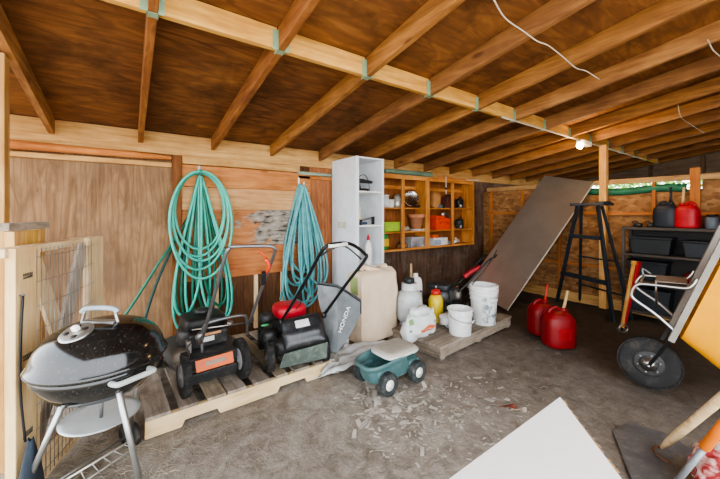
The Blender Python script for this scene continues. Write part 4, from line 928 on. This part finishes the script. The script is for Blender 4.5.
# white jug, stick, rod and yellow jug behind
jp = Vector((2.86, 2.86, z2)); t = thing('white_jug', 'tall white plastic jug with blue label and orange base band behind the yellow sprayer', 'jug', jp)
MB().blob(jp + Vector((0, 0, .24)), (.13, .13, .48), .4, 24, 12).build('jug_body', WHITE(), t); MB().lathe([(.03, .47), (.03, .52), (.001, .525)], 14, jp).build('cap', WHITE(), t); MB().b2(jp + Vector((-.035, -.075, .30)), jp + Vector((.03, -.064, .325))).build('label_band', plain('2d3f66', .5), t); MB().b2(jp + Vector((-.02, -.076, .08)), jp + Vector((.06, -.064, .16))).build('orange_sticker', plain('e6a02c', .5), t)
yp = Vector((2.93, 2.60, z2)); t = thing('pump_sprayer', 'bright yellow garden sprayer with red pump top among the white bags', 'sprayer', yp)
YL = plain('ddc22a', .4, 0, .06)
MB().lathe([(.08, 0), (.085, .02), (.085, .24), (.06, .30), (.035, .31)], 26, yp).build('tank_body', YL, t); MB().lathe([(.05, .3105), (.055, .33), (.05, .36), (.02, .37)], 18, yp).build('pump_cap', plain('c02a24', .4), t)
MB().tube([yp + Vector((0, 0, .37)), yp + Vector((0, 0, .42))], .01, 8).build('pump_rod', STEEL(), t); MB().tube([yp + Vector((-.04, -.01, .42)), yp + Vector((.04, .01, .42))], .012, 8).build('grip', BLACK(), t); MB().tube([yp + Vector((.03, -.08, .28)), yp + Vector((.05, -.1, .2)), yp + Vector((.04, -.1, .06))], .007, 6, sub=3).build('hose', BLACK(), t)
s0 = Vector((2.74, 2.80, z2)); tag(MB().tube([s0, WY(411, 264, 3.1)], .017, 10).build('wooden_stick', W_PALE(2)), 'pale wooden stick standing up behind the propane tank', 'stick')
s0 = Vector((2.72, 2.96, z2)); tag(MB().tube([s0, WY(401, 252, 3.858)], .006, 6).build('garden_stake', plain('7a4a30', .6)), 'thin brown stake leaning back against the boards left of the wooden stick', 'stake')
# buckets
WBK = plain('dadcdb', .42, 0, .05, 0, .4, 'b5b3ac')
def bucket_mesh(c, r, h, dirty=None, par=None, name='pail'):
    return MB().lathe([(r * .84, 0), (r * .86, .004), (r * .95, h - .062), (r * .95, h - .061), (r * 1.01, h - .060), (r * 1.01, h - .052), (r * .96, h - .051), (r * .965, h - .0165), (r * .965, h - .016), (r * 1.05, h - .0155), (r * 1.055, h - .014), (r * 1.055, h - .002), (r * 1.04, h), (r * .96, h), (r * .945, h - .003), (r * .82, .01), (.002, .008)], 36, c).build(name, dirty or WBK, par)
bpz = Vector((2.835, 2.185, z2)); t = thing('bucket', 'single clean white bucket with wire handle at the front of the grey platform', 'bucket', bpz)
bucket_mesh(bpz, .128, .265, None, t)
MB().tube([bpz + RT * -.126 + Vector((0, 0, .235)), bpz + RT * -.11 - FW * .09 + Vector((0, 0, .19)), bpz - FW * .135 + Vector((0, 0, .155)), bpz + RT * .11 - FW * .09 + Vector((0, 0, .145)), bpz + RT * .135 + Vector((0, 0, .15))], .0035, 6, sub=5).build('wire_handle', GALV(), t)
MB().tube([bpz + RT * .09 - FW * .11 + Vector((0, 0, .147)), bpz + RT * .13 - FW * .04 + Vector((0, 0, .146))], .008, 8).build('grip', WHITE(), t)
sp_ = Vector((3.335, 2.245, z2))
lb_ = ['tall white bucket with smeared dark paint, bottom of the stack by the silver panel', 'second bucket up, nested in the paint-smeared white bucket', 'third bucket up in the white stack, only its rim band showing', 'topmost bucket of the nested white stack']
smear = NT('smeared plastic'); vv = smear.coords((1, 1, 1), False)
nn = smear.ramp(smear.noise(vv, 13, 8, .75, .6), [(.48, (0, 0, 0, 1)), (.56, (.9, .9, .9, 1))]); gx = smear.n('ShaderNodeSeparateXYZ'); smear.l(vv, gx.inputs[0])
mrr = smear.n('ShaderNodeMapRange'); mrr.inputs[1].default_value = -.05; mrr.inputs[2].default_value = -.10; smear.l(gx.outputs['Y'], mrr.inputs[0]); mu = smear.n('ShaderNodeMath', operation='MULTIPLY'); smear.l(nn, mu.inputs[0]); smear.l(mrr.outputs[0], mu.inputs[1])
SMEAR = smear.out(smear.mix(mu.outputs[0], 'd4d6d5', '5c6a70'), .5)
for k in range(4):
    c = sp_ + Vector((0, 0, .032 * k + (.0 if k == 0 else .012)))
    t = thing('bucket', lb_[k], 'bucket', c, 0, 'nested stack of white buckets')
    bucket_mesh(c, .152, .33, SMEAR if k == 0 else WBK, t)
# white basin lumps behind the bucket
q = Vector((2.93, 2.40, z2)); tag(MB().blob(q + Vector((.0, 0, .07)), (.25, .2, .14), .75, 24, 12, .25, 12).build('plastic_sack', plain('cfd2d2', .45, 0, .06, .2)), 'crumpled white plastic sack lying behind the single bucket', 'sack')
# --- black engine machine with folded red handle
mp = Vector((3.19, 2.72, z2)); t = thing('lawn_mower', 'small black mower with red handle shroud and folded handle against the boarded wall', 'lawn mower', mp, .3)
m = lambda: L(t); loc = lambda x, y, z: MATS[t.as_pointer()] @ Vector((x, y, z)); AX = MATS[t.as_pointer()].to_3x3() @ Vector((0, 1, 0))
m().blob((0, .0, .13), (.52, .40, .12), .5, 28, 10).build('deck', plain('2a2a2b', .5, 0, .15), t)
m().lathe([(.04, 0), (.13, .0), (.14, .05), (.13, .12), (.05, .14)], 24, (-.03, 0, .19)).build('engine', plain('5e5e5f', .5, .3, .15), t)
cv = m(); cv.blob((-.03, 0, .36), (.30, .28, .09), .35, 24, 10); cv.build('engine_cover', plain('303336', .45), t)
m().lathe([(.05, 0), (.07, .01), (.07, .02), (.05, .03), (.07, .04), (.07, .05), (.05, .06), (.07, .07), (.05, .09)], 20, (.09, -.12, .2), (0, -.2, 1)).build('cylinder_fins', GALV(), t)
m().lathe([(.03, 0), (.05, .01), (.05, .05), (.03, .06)], 18, (.02, -.16, .27), (0, -1, 0)).build('air_filter', plain('8a8378', .5), t)
m().b2((-.12, -.17, .22), (.10, -.13, .34)).build('muffler', GALV(), t, bevel=.01)
m().tube([(-.18, -.17, .12), (-.17, -.18, .33), (-.05, -.18, .40), (.12, -.18, .38), (.22, -.17, .30), (.22, -.17, .16), (.12, -.2, .06)], .013, 8, sub=5).build('guard_bar', BLACK(), t)
m().b2((.08, -.14, .33), (.15, -.12, .38)).build('orange_sticker', plain('e08a3a', .5), t)
for x in (-.2, .2):
    for y in (-.22, .22): wheel(t, loc(x, y, .095), AX, .095, .045, plain('68686a', .5))
d4 = 3.95
rp_ = [D(464, 277, 3.8), D(472, 271, 3.82), D(480, 267, 3.84)]
MB().tube(rp_, [.03, .04, .03], 10, sub=3).build('handle_shroud', plain('8a1c24', .5), t)
for k, o in enumerate((0, .20)):
    oo = FW * o
    MB().tube([D(458, 292, 3.78) + oo, D(466, 285, 3.78) + oo, D(478, 272, 3.8) + oo, D(487, 262, 3.82) + oo, D(494, 257, 3.84) + oo], .011, 8, sub=4).build('handle_tube', BLACK(), t)
MB().tube([D(494, 257, 3.84), D(496, 255, 3.9), D(495, 254.5, 4.04)], .014, 8, sub=3).build('handle_grip', BLACK(), t)
MB().tube([D(472, 285, 3.78), D(480, 275, 3.8), D(490, 262, 3.8), D(497, 250, 3.82)], .006, 6, sub=4).build('control_lever', BLACK(), t)
# ================================================================== RIGHT SIDE
# --- foil insulation sheet leaning on the right wall
BR = G(507, 310, .008); TRx = XR - .10; TRz = WX(594, 182, TRx).z; TRy = WX(594, 182, TRx).y
sl_ = Vector((TRx - BR.x, 0, TRz - BR.z)); sL = sl_.length; sl_.normalize(); yv = Vector((0, 1, 0))
el = Vector((TRy - BR.y, sL)).normalized(); ew = Vector((el.y, -el.x)); long_ = math.hypot(TRy - BR.y, sL); SW = .80
def fs(a, b): return BR + yv * (el.x * a + ew.x * b) + sl_ * (el.y * a + ew.y * b)
foil = NT('foil facing'); vv = foil.coords((1, 1, 1), False)
foil.bump(foil.noise(vv, 3, 4, .6, .4), .35, .02)
FOIL = foil.out(foil.mix(foil.ramp(foil.noise(vv, 2, 5), [(.35, (0, 0, 0, 1)), (.7, (1, 1, 1, 1))]), 'b9b4aa', 'ccc7bd'), .3, .8)
tt = thing('foil_sheet', 'large silver foil-faced insulation sheet leaning steeply beside the black stepladder', 'insulation sheet', BR)
q = [fs(0, 0), fs(0, SW), fs(long_, SW), fs(long_, 0)]
nrm = (q[1] - q[0]).cross(q[3] - q[0]).normalized()
MB().quadbox([p - nrm * .0 for p in q], .03).build('core', plain('d8d2c4', .7), tt)
MB().quadbox([p - nrm * .003 for p in q], .0022).build('foil_face', FOIL, tt)
MB().quadbox([p + nrm * .031 for p in q], .0022).build('foil_face', FOIL, tt)
# --- dark stepladder
LD = plain('2c343c', .5, .2, .12)
fl1, fr1 = G(557, 301, 0), G(613, 322, 0)
tl1, tr1 = D(577.5, 206, 4.60), D(598, 206, 4.42)
t = thing('step_ladder', 'dark blue-black stepladder standing open in front of the timber post', 'ladder', (fl1 + fr1) / 2)
fwd = Vector((fr1.y - fl1.y, -(fr1.x - fl1.x), 0)).normalized()
if fwd.dot(FW) < 0: fwd = -fwd
def rail(a, b, name='rail', w=.05, d=.028): return MB().beam(a, b, w, d, fwd).build(name, LD, t, bevel=.004)
rail(fl1, tl1); rail(fr1, tr1)
bo_ = fwd * -.0
bl1, br1 = fl1 + fwd * .0, fr1
off = fwd * .52
rl1, rr1 = fl1 + RT * .06 + off * .5, fr1 + RT * -.03 - FW * .0 + off * .5
rail(fl1 + off * .62 + (fr1 - fl1) * .08, tl1 + fwd * .06, 'rear_rail', .035, .025); rail(fr1 + off * .62 - (fr1 - fl1) * .05, tr1 + fwd * .06, 'rear_rail', .035, .025)
for f in (.32, .71):
    a = fl1.lerp(tl1, f); b = fr1.lerp(tr1, f); MB().beam(a - fwd * .01, b - fwd * .01, .08, .05).build('step', LD, t, bevel=.003)
for f in (.2, .5): MB().beam((fl1 + off * .62).lerp(tl1 + fwd * .06, f), (fr1 + off * .62).lerp(tr1 + fwd * .06, f), .02, .02).build('rear_brace', LD, t)
tc_ = (tl1 + tr1) / 2 + Vector((0, 0, .022)); e1 = (tr1 - tl1); e1.z = 0; e1.normalize()
MB(Matrix.Translation(tc_) @ Matrix((e1, fwd, (0, 0, 1))).transposed().to_4x4()).box((.02, .03, 0), (.40, .16, .035)).build('top_cap', LD, t, bevel=.008)
MB(Matrix.Translation(tc_) @ Matrix((e1, fwd, (0, 0, 1))).transposed().to_4x4()).box((.16, .02, .028), (.10, .12, .02)).build('tool_tray', LD, t, bevel=.005)
# --- two red fuel cans on the floor
RC = plain('7c1217', .5, 0, .12, .05)
def jug(c, w, h, d, rot, label, name='fuel_can', mat=None, spout_dir=(.15, 0, 1), spc=None, face=True, group=None):
    mat = mat or RC
    t = thing(name, label, 'fuel can', c, rot, group); m = L(t)
    def sh(u, v):
        a = u * 2 * PI; e = .62; cxx = math.copysign(abs(math.cos(a)) ** e, math.cos(a)); sy = math.copysign(abs(math.sin(a)) ** e, math.sin(a))
        pr = [(.02, 0), (.82, 0), (.95, .03), (1, .10), (1, .66), (.93, .80), (.72, .92), (.4, .985), (.02, 1.0)]
        f = v * (len(pr) - 1); i = min(int(f), len(pr) - 2); g = f - i; r = pr[i][0] * (1 - g) + pr[i + 1][0] * g; z = pr[i][1] * (1 - g) + pr[i + 1][1] * g
        return Vector((cxx * w / 2 * r, sy * d / 2 * r, z * h))
    m.grid(sh, 36, 32); bo = m.build('can_body', mat, t)
    m = L(t); m.tube([(-w * .30, 0, h * .86), (-w * .28, 0, h * 1.0), (-.02, 0, h * 1.08), (w * .06, 0, h * .98)], [.016, .018, .018, .016], 10, sub=4); m.build('carry_handle', mat, t)
    m = L(t); m.lathe([(.032, h * .94), (.032, h * 1.04), (.02, h * 1.06)], 16, (w * .2, 0, 0)); m.build('cap', mat, t)
    m = L(t); b = Vector((w * .2, 0, h * 1.05)); sdv = Vector(spout_dir).normalized(); m.tube([b, b + sdv * .06, b + sdv * .19], [.017, .014, .012], 10); m.build('spout', spc or plain('c8a878', .5), t)
    if face:
        m = L(t); m.box((0, -d / 2 * .985, h * .42), (w * .42, .012, h * .30)); m.build('label_panel', plain('8f1419', .45), t, bevel=.004)
    return t
jug(G(541, 333, 0), .27, .36, .24, -.5, 'rear red plastic fuel can on the dirt floor, nearer the silver sheet', spout_dir=(.1, -.05, 1), spc=plain('b8392e', .5))
jug(G(558, 345, 0), .30, .37, .27, -.65, 'front red plastic fuel can on the dirt floor with a long tan spout', spout_dir=(.22, 0, 1))
# --- shelving unit against the right wall
SH = plain('4a4744', .6, 0, .15, .1)
sx0, sx1, sy0, sy1 = 5.40, 5.70, .28, 1.545
t = thing('shelving_unit', 'dark metal shelving unit crowded with bins against the strand board wall', 'shelving', (sx0, sy0, 0))
for x in (sx0, sx1 - .03):
    for y in (sy0, sy1 - .03): MB().b2((x, y, -.01), (x + .03, y + .03, 1.20)).build('upright', SH, t)
MB().b2((sx1 + .006, sy0, .05), (sx1 + .014, sy1, 1.17)).build('back_panel', plain('2c2a29', .7, 0, .15), t)  # added dark sheet, stands in for the shade behind the bins
SHL = [1.20, .855, .52, .12]
for z in SHL: MB().b2((sx0 - .005, sy0 - .005, z - .03), (sx1 + .005, sy1 + .005, z + .005 if z == 1.20 else z)).build('shelf', plain('484139', .6, 0, .12), t, bevel=.003)
def ctr(y, z, x=5.54): return Vector((x, y, z))
def bin_(y, z, w, h, label, mat, lidm=None, d=.22):
    p = ctr(y, z + .0005); t = thing('storage_bin', label, 'bin', p)
    m = MB(); ww, dd = w / 2, d / 2
    vs = []
    for k, zz in ((.88, 0), (1, h)):
        for sx, sy in ((-1, -1), (1, -1), (1, 1), (-1, 1)): vs.append(p + Vector((sx * dd * k, sy * ww * k, zz)))
    m.add(vs, [(3, 2, 1, 0), (4, 5, 6, 7), (0, 1, 5, 4), (1, 2, 6, 5), (2, 3, 7, 6), (3, 0, 4, 7)]); m.build('bin_body', mat, t, bevel=.012)
    MB().b2(p + Vector((-dd - .01, -ww - .01, h + .0005)), p + Vector((dd + .01, ww + .01, h + .022))).build('lid', lidm or mat, t, bevel=.006)
DKB = plain('1d2226', .5, 0, .15); DKG = plain('2a3036', .55, 0, .15)
bin_(1.27, SHL[1], .42, .20, 'dark grey lidded bin on the upper shelf, left side of the shelving unit', DKB, DKG); bin_(.72, SHL[1], .50, .18, 'charcoal lidded bin on the upper shelf, right side of the shelving unit', DKG, DKB)
bin_(1.30, SHL[2], .40, .22, 'nearly black bin on the middle shelf, left side of the shelving unit', DKB); bin_(1.28, SHL[3], .42, .26, 'dark bin on the lowest shelf behind the red and tan poles', DKG)
p = ctr(.72, SHL[2] + .0005, 5.5); tag(MB().blob(p + Vector((0, 0, .085)), (.28, .5, .17), .7, 24, 12, .22, 4).build('folded_cover', plain('7c1f2c', .8, 0, .15)), 'dark red cloth bundle on the middle shelf behind the wheelbarrow leg', 'cloth')
p = ctr(.65, SHL[3] + .0005, 5.5); tag(MB().blob(p + Vector((0, 0, .12)), (.28, .5, .24), .6, 24, 12, .18, 6).build('folded_cover', plain('2b3038', .8)), 'dark cloth bundle on the lowest shelf behind the wheelbarrow', 'cloth')
z = SHL[0] + .0055
tj = jug(Vector((5.53, 1.13, z)), .24, .30, .18, -PI / 2 - .15, 'dark blue-grey fuel can on top of the shelving unit', mat=plain('242c36', .5), spout_dir=(0, 0, 1), face=False, spc=plain('242c36', .5))
jug(Vector((5.50, .93, z)), .22, .29, .18, PI / 2 - .2, 'red fuel can with tan spout on top of the shelving unit', mat=plain('b5202c', .45), spout_dir=(-.1, .1, 1), face=False)
for (y, s_, lab) in ((1.40, .09, 'small dark tool lying on the left end of the shelving unit top'), (1.27, .07, 'little black clamp on the shelving top next to the dark can')):
    p = Vector((5.5, y, z)); t = thing('hand_tool', lab, 'tool', p)
    MB().blob(p + Vector((0, 0, .025)), (.07, s_, .05), .6, 16, 8, .2, y).build('tool_head', BLACKD(), t); MB().tube([p + Vector((0, -.01, .03)), p + Vector((0, .02, .075)), p + Vector((0, .06, .06))], .009, 8, sub=3).build('tool_grip', BLACK(), t)
for y, lab in ((.73, 'grey jar on the shelving top right of the red can'), ):
    p = Vector((5.52, y, z)); t = thing('paint_jar', lab, 'jar', p); MB().lathe([(.055, 0), (.06, .01), (.06, .12), (.045, .14)], 20, p).build('jar_body', plain('5f6a72', .4), t); MB().lathe([(.05, .1405), (.05, .165), (.001, .167)], 18, p).build('lid', BLACK(), t)
jug(Vector((5.50, .52, z)), .24, .28, .2, -PI / 2 + .1, 'partly hidden red can at the right edge of the shelving top', mat=plain('a81f2c', .45), spout_dir=(0, 0, 1), face=False, spc=plain('a81f2c', .5))
# --- post-hole digger style pair of poles
ft = G(622, 333, 0.0); tp1, tp2 = D(634, 262, 3.9), D(639.5, 262, 3.86); fb = ft + Vector((0, 0, .06))
t = thing('post_hole_digger', 'pair of tan and red tool handles joined at the foot, leaning by the shelving', 'digging tool', ft)
MB().tube([fb, tp1], [.02, .022], 10).build('handle', wood('a87434', 'cf9a4e', 'dcae68', 2), t)['label'] = 'tan wooden handle'
MB().beam(fb + RT * .012, tp2, .034, .03, FW).build('handle', plain('a8242a', .45, 0, .1), t, bevel=.004)['label'] = 'red handle'
MB().tube([tp1 + (tp1 - fb).normalized() * -.03, tp1 + (tp1 - fb).normalized() * .01], .028, 10).build('end_cap', plain('d8a24a', .5), t)
rg = MB(); rg.tube([fb + RT * (.05 * math.cos(a / 14 * 2 * PI)) + Vector((0, 0, .045 * math.sin(a / 14 * 2 * PI))) - FW * .02 for a in range(14)], .009, 8, closed=True); rg.build('pivot_ring', STEEL(), t)
for s_ in (-1, 1): MB().poly([fb + RT * (s_ * .02), fb + RT * (s_ * .07), ft + RT * (s_ * .05) + Vector((0, 0, .0)), ft + RT * (s_ * .01)], .006).build('blade', GALV(), t)
# --- yellow wheelbarrow tipped up on its wheel
wc = D(649, 362, 2.62); wR = wc.z
t = thing('wheelbarrow', 'yellow tub wheelbarrow tipped up on its single wheel with grey handles', 'wheelbarrow', (wc.x, wc.y, 0))
wv = ray(672, CY); wv.z = 0; wv.normalize(); Wd = -wv; R2 = Vector((wv.y, -wv.x, 0))   # barrow side faces the line of sight
c0 = wc.dot(wv); wa = Wd
wo = wheel(t, wc, wa, wR - .002, .085, plain('4a4a4a', .5, .4), plain('2c2c2c', .8, 0, .1, .2, .3, '55504a'), .50, tread=44)
MB().lathe([(.045, -.07), (.045, .07)], 16, wc, wa).build('axle_hub', STEEL(), wo)
for k in range(6):
    a = k * PI / 3; x_ = wa.orthogonal().normalized(); y_ = wa.cross(x_); MB().lathe([(.008, .038), (.008, .05)], 8, wc + (x_ * math.cos(a) + y_ * math.sin(a)) * .07, wa).build('wheel_bolt', STEEL(), wo)
GREYW = plain('8f8a82', .6, 0, .1, .1)
# bar line: passes pixels (672,340) and (720,245) at the near side depth
nearw = .22
def onplane(px, py, w_): return PL(px, py, wv, c0 - w_)
ba, bb = onplane(671, 341, nearw), onplane(722, 243, nearw)
bd = (bb - ba).normalized(); Lb = 1.35
for w_ in (nearw, -nearw):
    o = Wd * (w_ - nearw)
    MB().beam(ba + o - bd * .0, ba + o + bd * Lb, .038, .05, Wd).build('handle_bar', GREYW, t, bevel=.004)
    g = MB().tube([ba + o + bd * (Lb + .001), ba + o + bd * (Lb + .14)], .021, 12).build('grip', BLACK(), t)
    MB().beam(ba + o + bd * .03, wc + Wd * (w_ * .42), .022, .012, Wd).build('fork', BLACK(), t)
MB().tube([wc + Wd * .11, wc - Wd * .11], .012, 10).build('axle', STEEL(), t)
# tub (profile in the L/N plane, lofted across)
bn = bd.cross(Wd).normalized()
if bn.dot(R2) < 0: bn = -bn      # away from the bar, towards the open side
def Tp(l, n, w_): return ba + bd * l + bn * n + Wd * (w_ - nearw)
rim = [(-.20, .36, .36), (.98, .30, .33)]; 
def tubf(u, v):
    a = u * 2 * PI; e = .3; cxx = math.copysign(abs(math.cos(a)) ** e, math.cos(a)); sy = math.copysign(abs(math.sin(a)) ** e, math.sin(a))
    l0, l1, w0 = .03, .72, .24; L0, L1, w1 = -.09, .95, .32
    pr = [(0, .03), (1, 1.0), (1.035, 1.0), (1.035, 1.05), (1, 1.04), (.02, .08)]
    f = v * (len(pr) - 1); i = min(int(f), len(pr) - 2); g = f - i; k = pr[i][0] * (1 - g) + pr[i + 1][0] * g; n = pr[i][1] * (1 - g) + pr[i + 1][1] * g
    la, lb = l0 + (L0 - l0) * k, l1 + (L1 - l1) * k; ww = w0 + (w1 - w0) * k
    return Tp((la + lb) / 2 + (lb - la) / 2 * cxx, .03 + n * .34, ww * sy)
tm_ = MB(); tm_.grid(tubf, 60, 30)
ring = [tubf(i / 60, 0) for i in range(60)]; tm_.add(ring, [tuple(range(60))]); ring = [tubf(i / 60, 1) for i in range(60)]; tm_.add(ring, [tuple(range(60))[::-1]])
tm_.build('tub', plain('eaa202', .5, 0, .05, 0, .2), t)['label'] = 'bright yellow tub'
for w_ in (nearw + .01, -nearw):
    base = [PL(x, y, wv, c0 - nearw - .01) for x, y in ((677, 334), (671, 328), (655, 314), (634, 299), (631.5, 293), (634, 287.5), (640, 284), (655, 285), (677, 287.5), (688, 288), (694, 284), (697, 279))]
    o = Wd * (w_ - nearw - .01)
    MB().tube([p + o for p in base], .0115, 10, sub=5).build('leg', STEEL(), t)['label'] = 'bent chrome tube leg'
la_ = base[6]; far = wv * (2 * nearw)
MB().tube([la_ + wv * .01, la_ + far], .009, 8).build('cross_bar', STEEL(), t)
MB().tube([base[7] + wv * .2 , base[2] + wv * .3], .008, 8).build('leg_brace', STEEL(), t)
MB().tube([la_ + far + Vector((0, 0, .0)), la_ + far + Vector((.01, .01, .06)), la_ + far + R2 * .05 + Vector((0, 0, .02))], .008, 8, sub=3).build('bracket', GALV(), t)
MB().quadbox([base[7] + wv * .06 + Vector((0, 0, .015)), base[9] + wv * .06 + Vector((0, 0, .015)), base[9] + wv * .38 + Vector((0, 0, .015)), base[7] + wv * .38 + Vector((0, 0, .015))], .006).build('leg_plate', plain('8a7a6c', .6), t)
# --- white board in the foreground, propped on short timbers
def RR(px, py, d): return D(px, py, d)
Aa = D(560, 397, 1.3); Bb = D(450, 479, 1.352); e_up = (Aa - Bb).normalized(); foot = Bb - e_up * ((Bb.z) / e_up.z); foot.z = .006
e_al = (D(622, 479, .9) - Aa); e_al.z = 0; e_al.normalize(); Lal = 1.15
quad = [foot, Aa, Aa + e_al * Lal, foot + e_al * Lal]
t = thing('white_board', 'large bright white board lying tilted in the foreground with a frayed edge', 'board', foot)
qn = (quad[1] - quad[0]).cross(quad[3] - quad[0]).normalized()
if qn.z < 0: qn = -qn
wbm = plain('f3f1ec', .55, 0, .01)
def slab(a, b, name, mat): 
    m = MB(); q = [p + qn * a for p in quad]; n = qn * (b - a); m.add(q + [p + n for p in q], [(3, 2, 1, 0), (4, 5, 6, 7), (0, 1, 5, 4), (1, 2, 6, 5), (2, 3, 7, 6), (3, 0, 4, 7)]); return m.build(name, mat, t)
slab(-.006, 0, 'face_sheet', wbm)
q_ = quad; quad = [p + (e_up * -.002) for p in quad]; slab(-.022, -.0065, 'core', plain('b98e5c', .85, 0, .2)); quad = q_
fr_ = MB(); random.seed(5)
for i in range(60):
    s_ = random.random() * Lal; p = Aa + e_al * s_ - qn * random.uniform(.0, .02); d = (e_al * random.uniform(.01, .035) + e_up * random.uniform(.001, .006))
    fr_.beam(p, p + d, .002, .004, qn)
fo_ = fr_.build('frayed_edge', plain('c09a6a', .9), t); fo_['kind'] = 'stuff'
for s_ in (.25, .95):
    p = Aa + e_al * s_ - e_up * .12 - qn * .023; MB().b2((p.x - .02, p.y - .03, -.01), (p.x + .02, p.y + .03, p.z - .03)).build('prop', W_NEW(2), t)
# --- things on the floor at the lower right
dp = [G(613, 431, .004), G(628, 422, .004), G(662, 432, .012), G(697, 452, .006), G(705, 492, .004), G(640, 500, .004)]
tag(MB().poly(dp, .006).build('plastic_slab', plain('57585a', .35, 0, .15, .1, .5, '7d7c78')), 'dark grey plastic panel lying on the dirt at the lower right', 'plastic slab')
h0 = G(661, 448, .03); h1_ = D(724, 396, 1.62)
t = thing('hay_hook', 'pale wooden tool handle with a small metal hook at its tip, at the right edge', 'tool', h0)
MB().tube([h0, h0.lerp(h1_, .12), h0.lerp(h1_, .3), h1_, h1_ + (h1_ - h0) * .9], [.008, .017, .021, .022, .022], 12).build('handle', W_PALE(0), t)
MB().tube([h0, h0 - RT * .03 + Vector((0, 0, .01)), h0 - RT * .06 - FW * .02 + Vector((0, 0, -.004)), h0 - RT * .05 - FW * .07 + Vector((0, 0, -.018)), h0 - RT * .02 - FW * .08 + Vector((0, 0, -.02))], .006, 8, sub=4).build('hook', plain('7b5a44', .5, .6), t)
k0 = G(668, 492, .03); k1 = D(724, 424, 1.42); dd_ = (k1 - k0)
t = thing('garden_tool', 'grey shafted tool with bright orange grip at the lower right corner', 'tool', k0)
MB().tube([k0, k0 + dd_ * .66], .013, 10).build('shaft', plain('8d9296', .4, .3), t); MB().tube([k0 + dd_ * .66, k0 + dd_ * .68, k0 + dd_ * 1.0, k0 + dd_ * 1.5], [.015, .02, .02, .019], 12).build('grip', plain('e07a22', .45), t)
MB().blob(k0 + Vector((0, 0, -.005)), (.10, .05, .04), .6).build('head', GALV(), t)
rb_ = G(722, 500, 0); tag(MB().blob(rb_ + Vector((.03, .0, .10)), (.30, .22, .22), .7, 26, 14, .4, 21).build('cloth_bundle', None or (lambda tt: tt.out(tt.ramp(tt.noise(tt.coords((1, 1, 1)), 14, 4, .6, .5), [(.42, 'd3c2ba'), (.5, 'c98a84'), (.58, '8f2a2c')]), .85))(NT('patterned cloth'))), 'crumpled red and white cloth on the floor at the lower right corner', 'cloth')
# --- debris
def leaf(px, py, label, cols, s_):
    p = G(px, py, .006); t = thing('dry_leaf', label, 'leaf', p); m = MB()
    m.grid(lambda u, v: p + RT * ((u - .5) * s_) + FW * ((v - .5) * s_ * .5 * math.sin(PI * (.1 + .8 * u))) + Vector((0, 0, .012 + .012 * math.sin(u * 5) * math.cos(v * 4))), 8, 5); m.build('blade', plain(cols, .8), t, solid=.002)
    MB().tube([p - RT * s_ * .5 + Vector((0, 0, .014)), p - RT * s_ * .75 + Vector((0, 0, .006))], .003, 5).build('stalk', plain(cols, .8), t)
leaf(509, 408, 'reddish brown dry leaf on the dirt near the white board', '7a3f2a', .10); leaf(520, 411, 'pale curled leaf beside the reddish brown one', 'a89a88', .09)
random.seed(3)
ch = MB()
for i in range(260):
    x = random.gauss(438, 34); y = random.gauss(414, 22)
    if not (355 < x < 535 and 350 < y < 470): continue
    p = G(x, y, .0); p.z = fz(p.x, p.y) + .006; s_ = random.uniform(.005, .02) * (1.7 if random.random() < .12 else 1); an_ = random.random() * 6.28
    a = Vector((math.cos(an_), math.sin(an_), random.uniform(-.15, .3))) * s_; b = Vector((-a.y, a.x, random.uniform(-.002, .004))) * random.uniform(.25, .6)
    ch.add([p - a - b, p + a - b * .7, p + a * .8 + b, p - a + b], [(0, 1, 2, 3)])
for i in range(110):
    x = random.gauss(380, 26); y = random.gauss(402, 12); p = G(x, y, 0); p.z = fz(p.x, p.y) + .008; s_ = random.uniform(.012, .035); an_ = random.random() * 6.28
    a = Vector((math.cos(an_), math.sin(an_), random.uniform(-.15, .3))) * s_; b = Vector((-a.y, a.x, .002)) * random.uniform(.25, .6); ch.add([p - a - b, p + a - b * .7, p + a * .8 + b, p - a + b], [(0, 1, 2, 3)])
tag(ch.build('wood_shavings', plain('b3ab9f', .85, 0, .2), solid=.002), 'pale wood shavings and flakes scattered over the middle of the dirt floor', 'shavings', kind='stuff')
sw = MB()
for i in range(900):
    if random.random() < .6: x = random.gauss(95, 70); y = random.gauss(450, 24)
    else: x = random.uniform(130, 560); y = random.gauss(400, 26)
    if y < 345 or y > 520 or x < -60: continue
    p = G(x, y, 0)
    if p.x < .15 and p.y > 2.9: continue
    p.z = fz(p.x, p.y) + .006; an_ = random.random() * 6.28; s_ = random.uniform(.02, .09)
    d = Vector((math.cos(an_), math.sin(an_), 0)); n_ = Vector((-d.y, d.x, 0)); q = p + d * s_; q.z = fz(q.x, q.y) + .008
    sw.tube([p, p.lerp(q, .5) + n_ * random.uniform(-.012, .012) + Vector((0, 0, random.uniform(.002, .014))), q], .0011, 3, cap=False)
tag(sw.build('straw', plain('a99c86', .85, 0, .2)), 'loose dry straw strewn over the dirt around the grill and pallet', 'straw', kind='stuff')
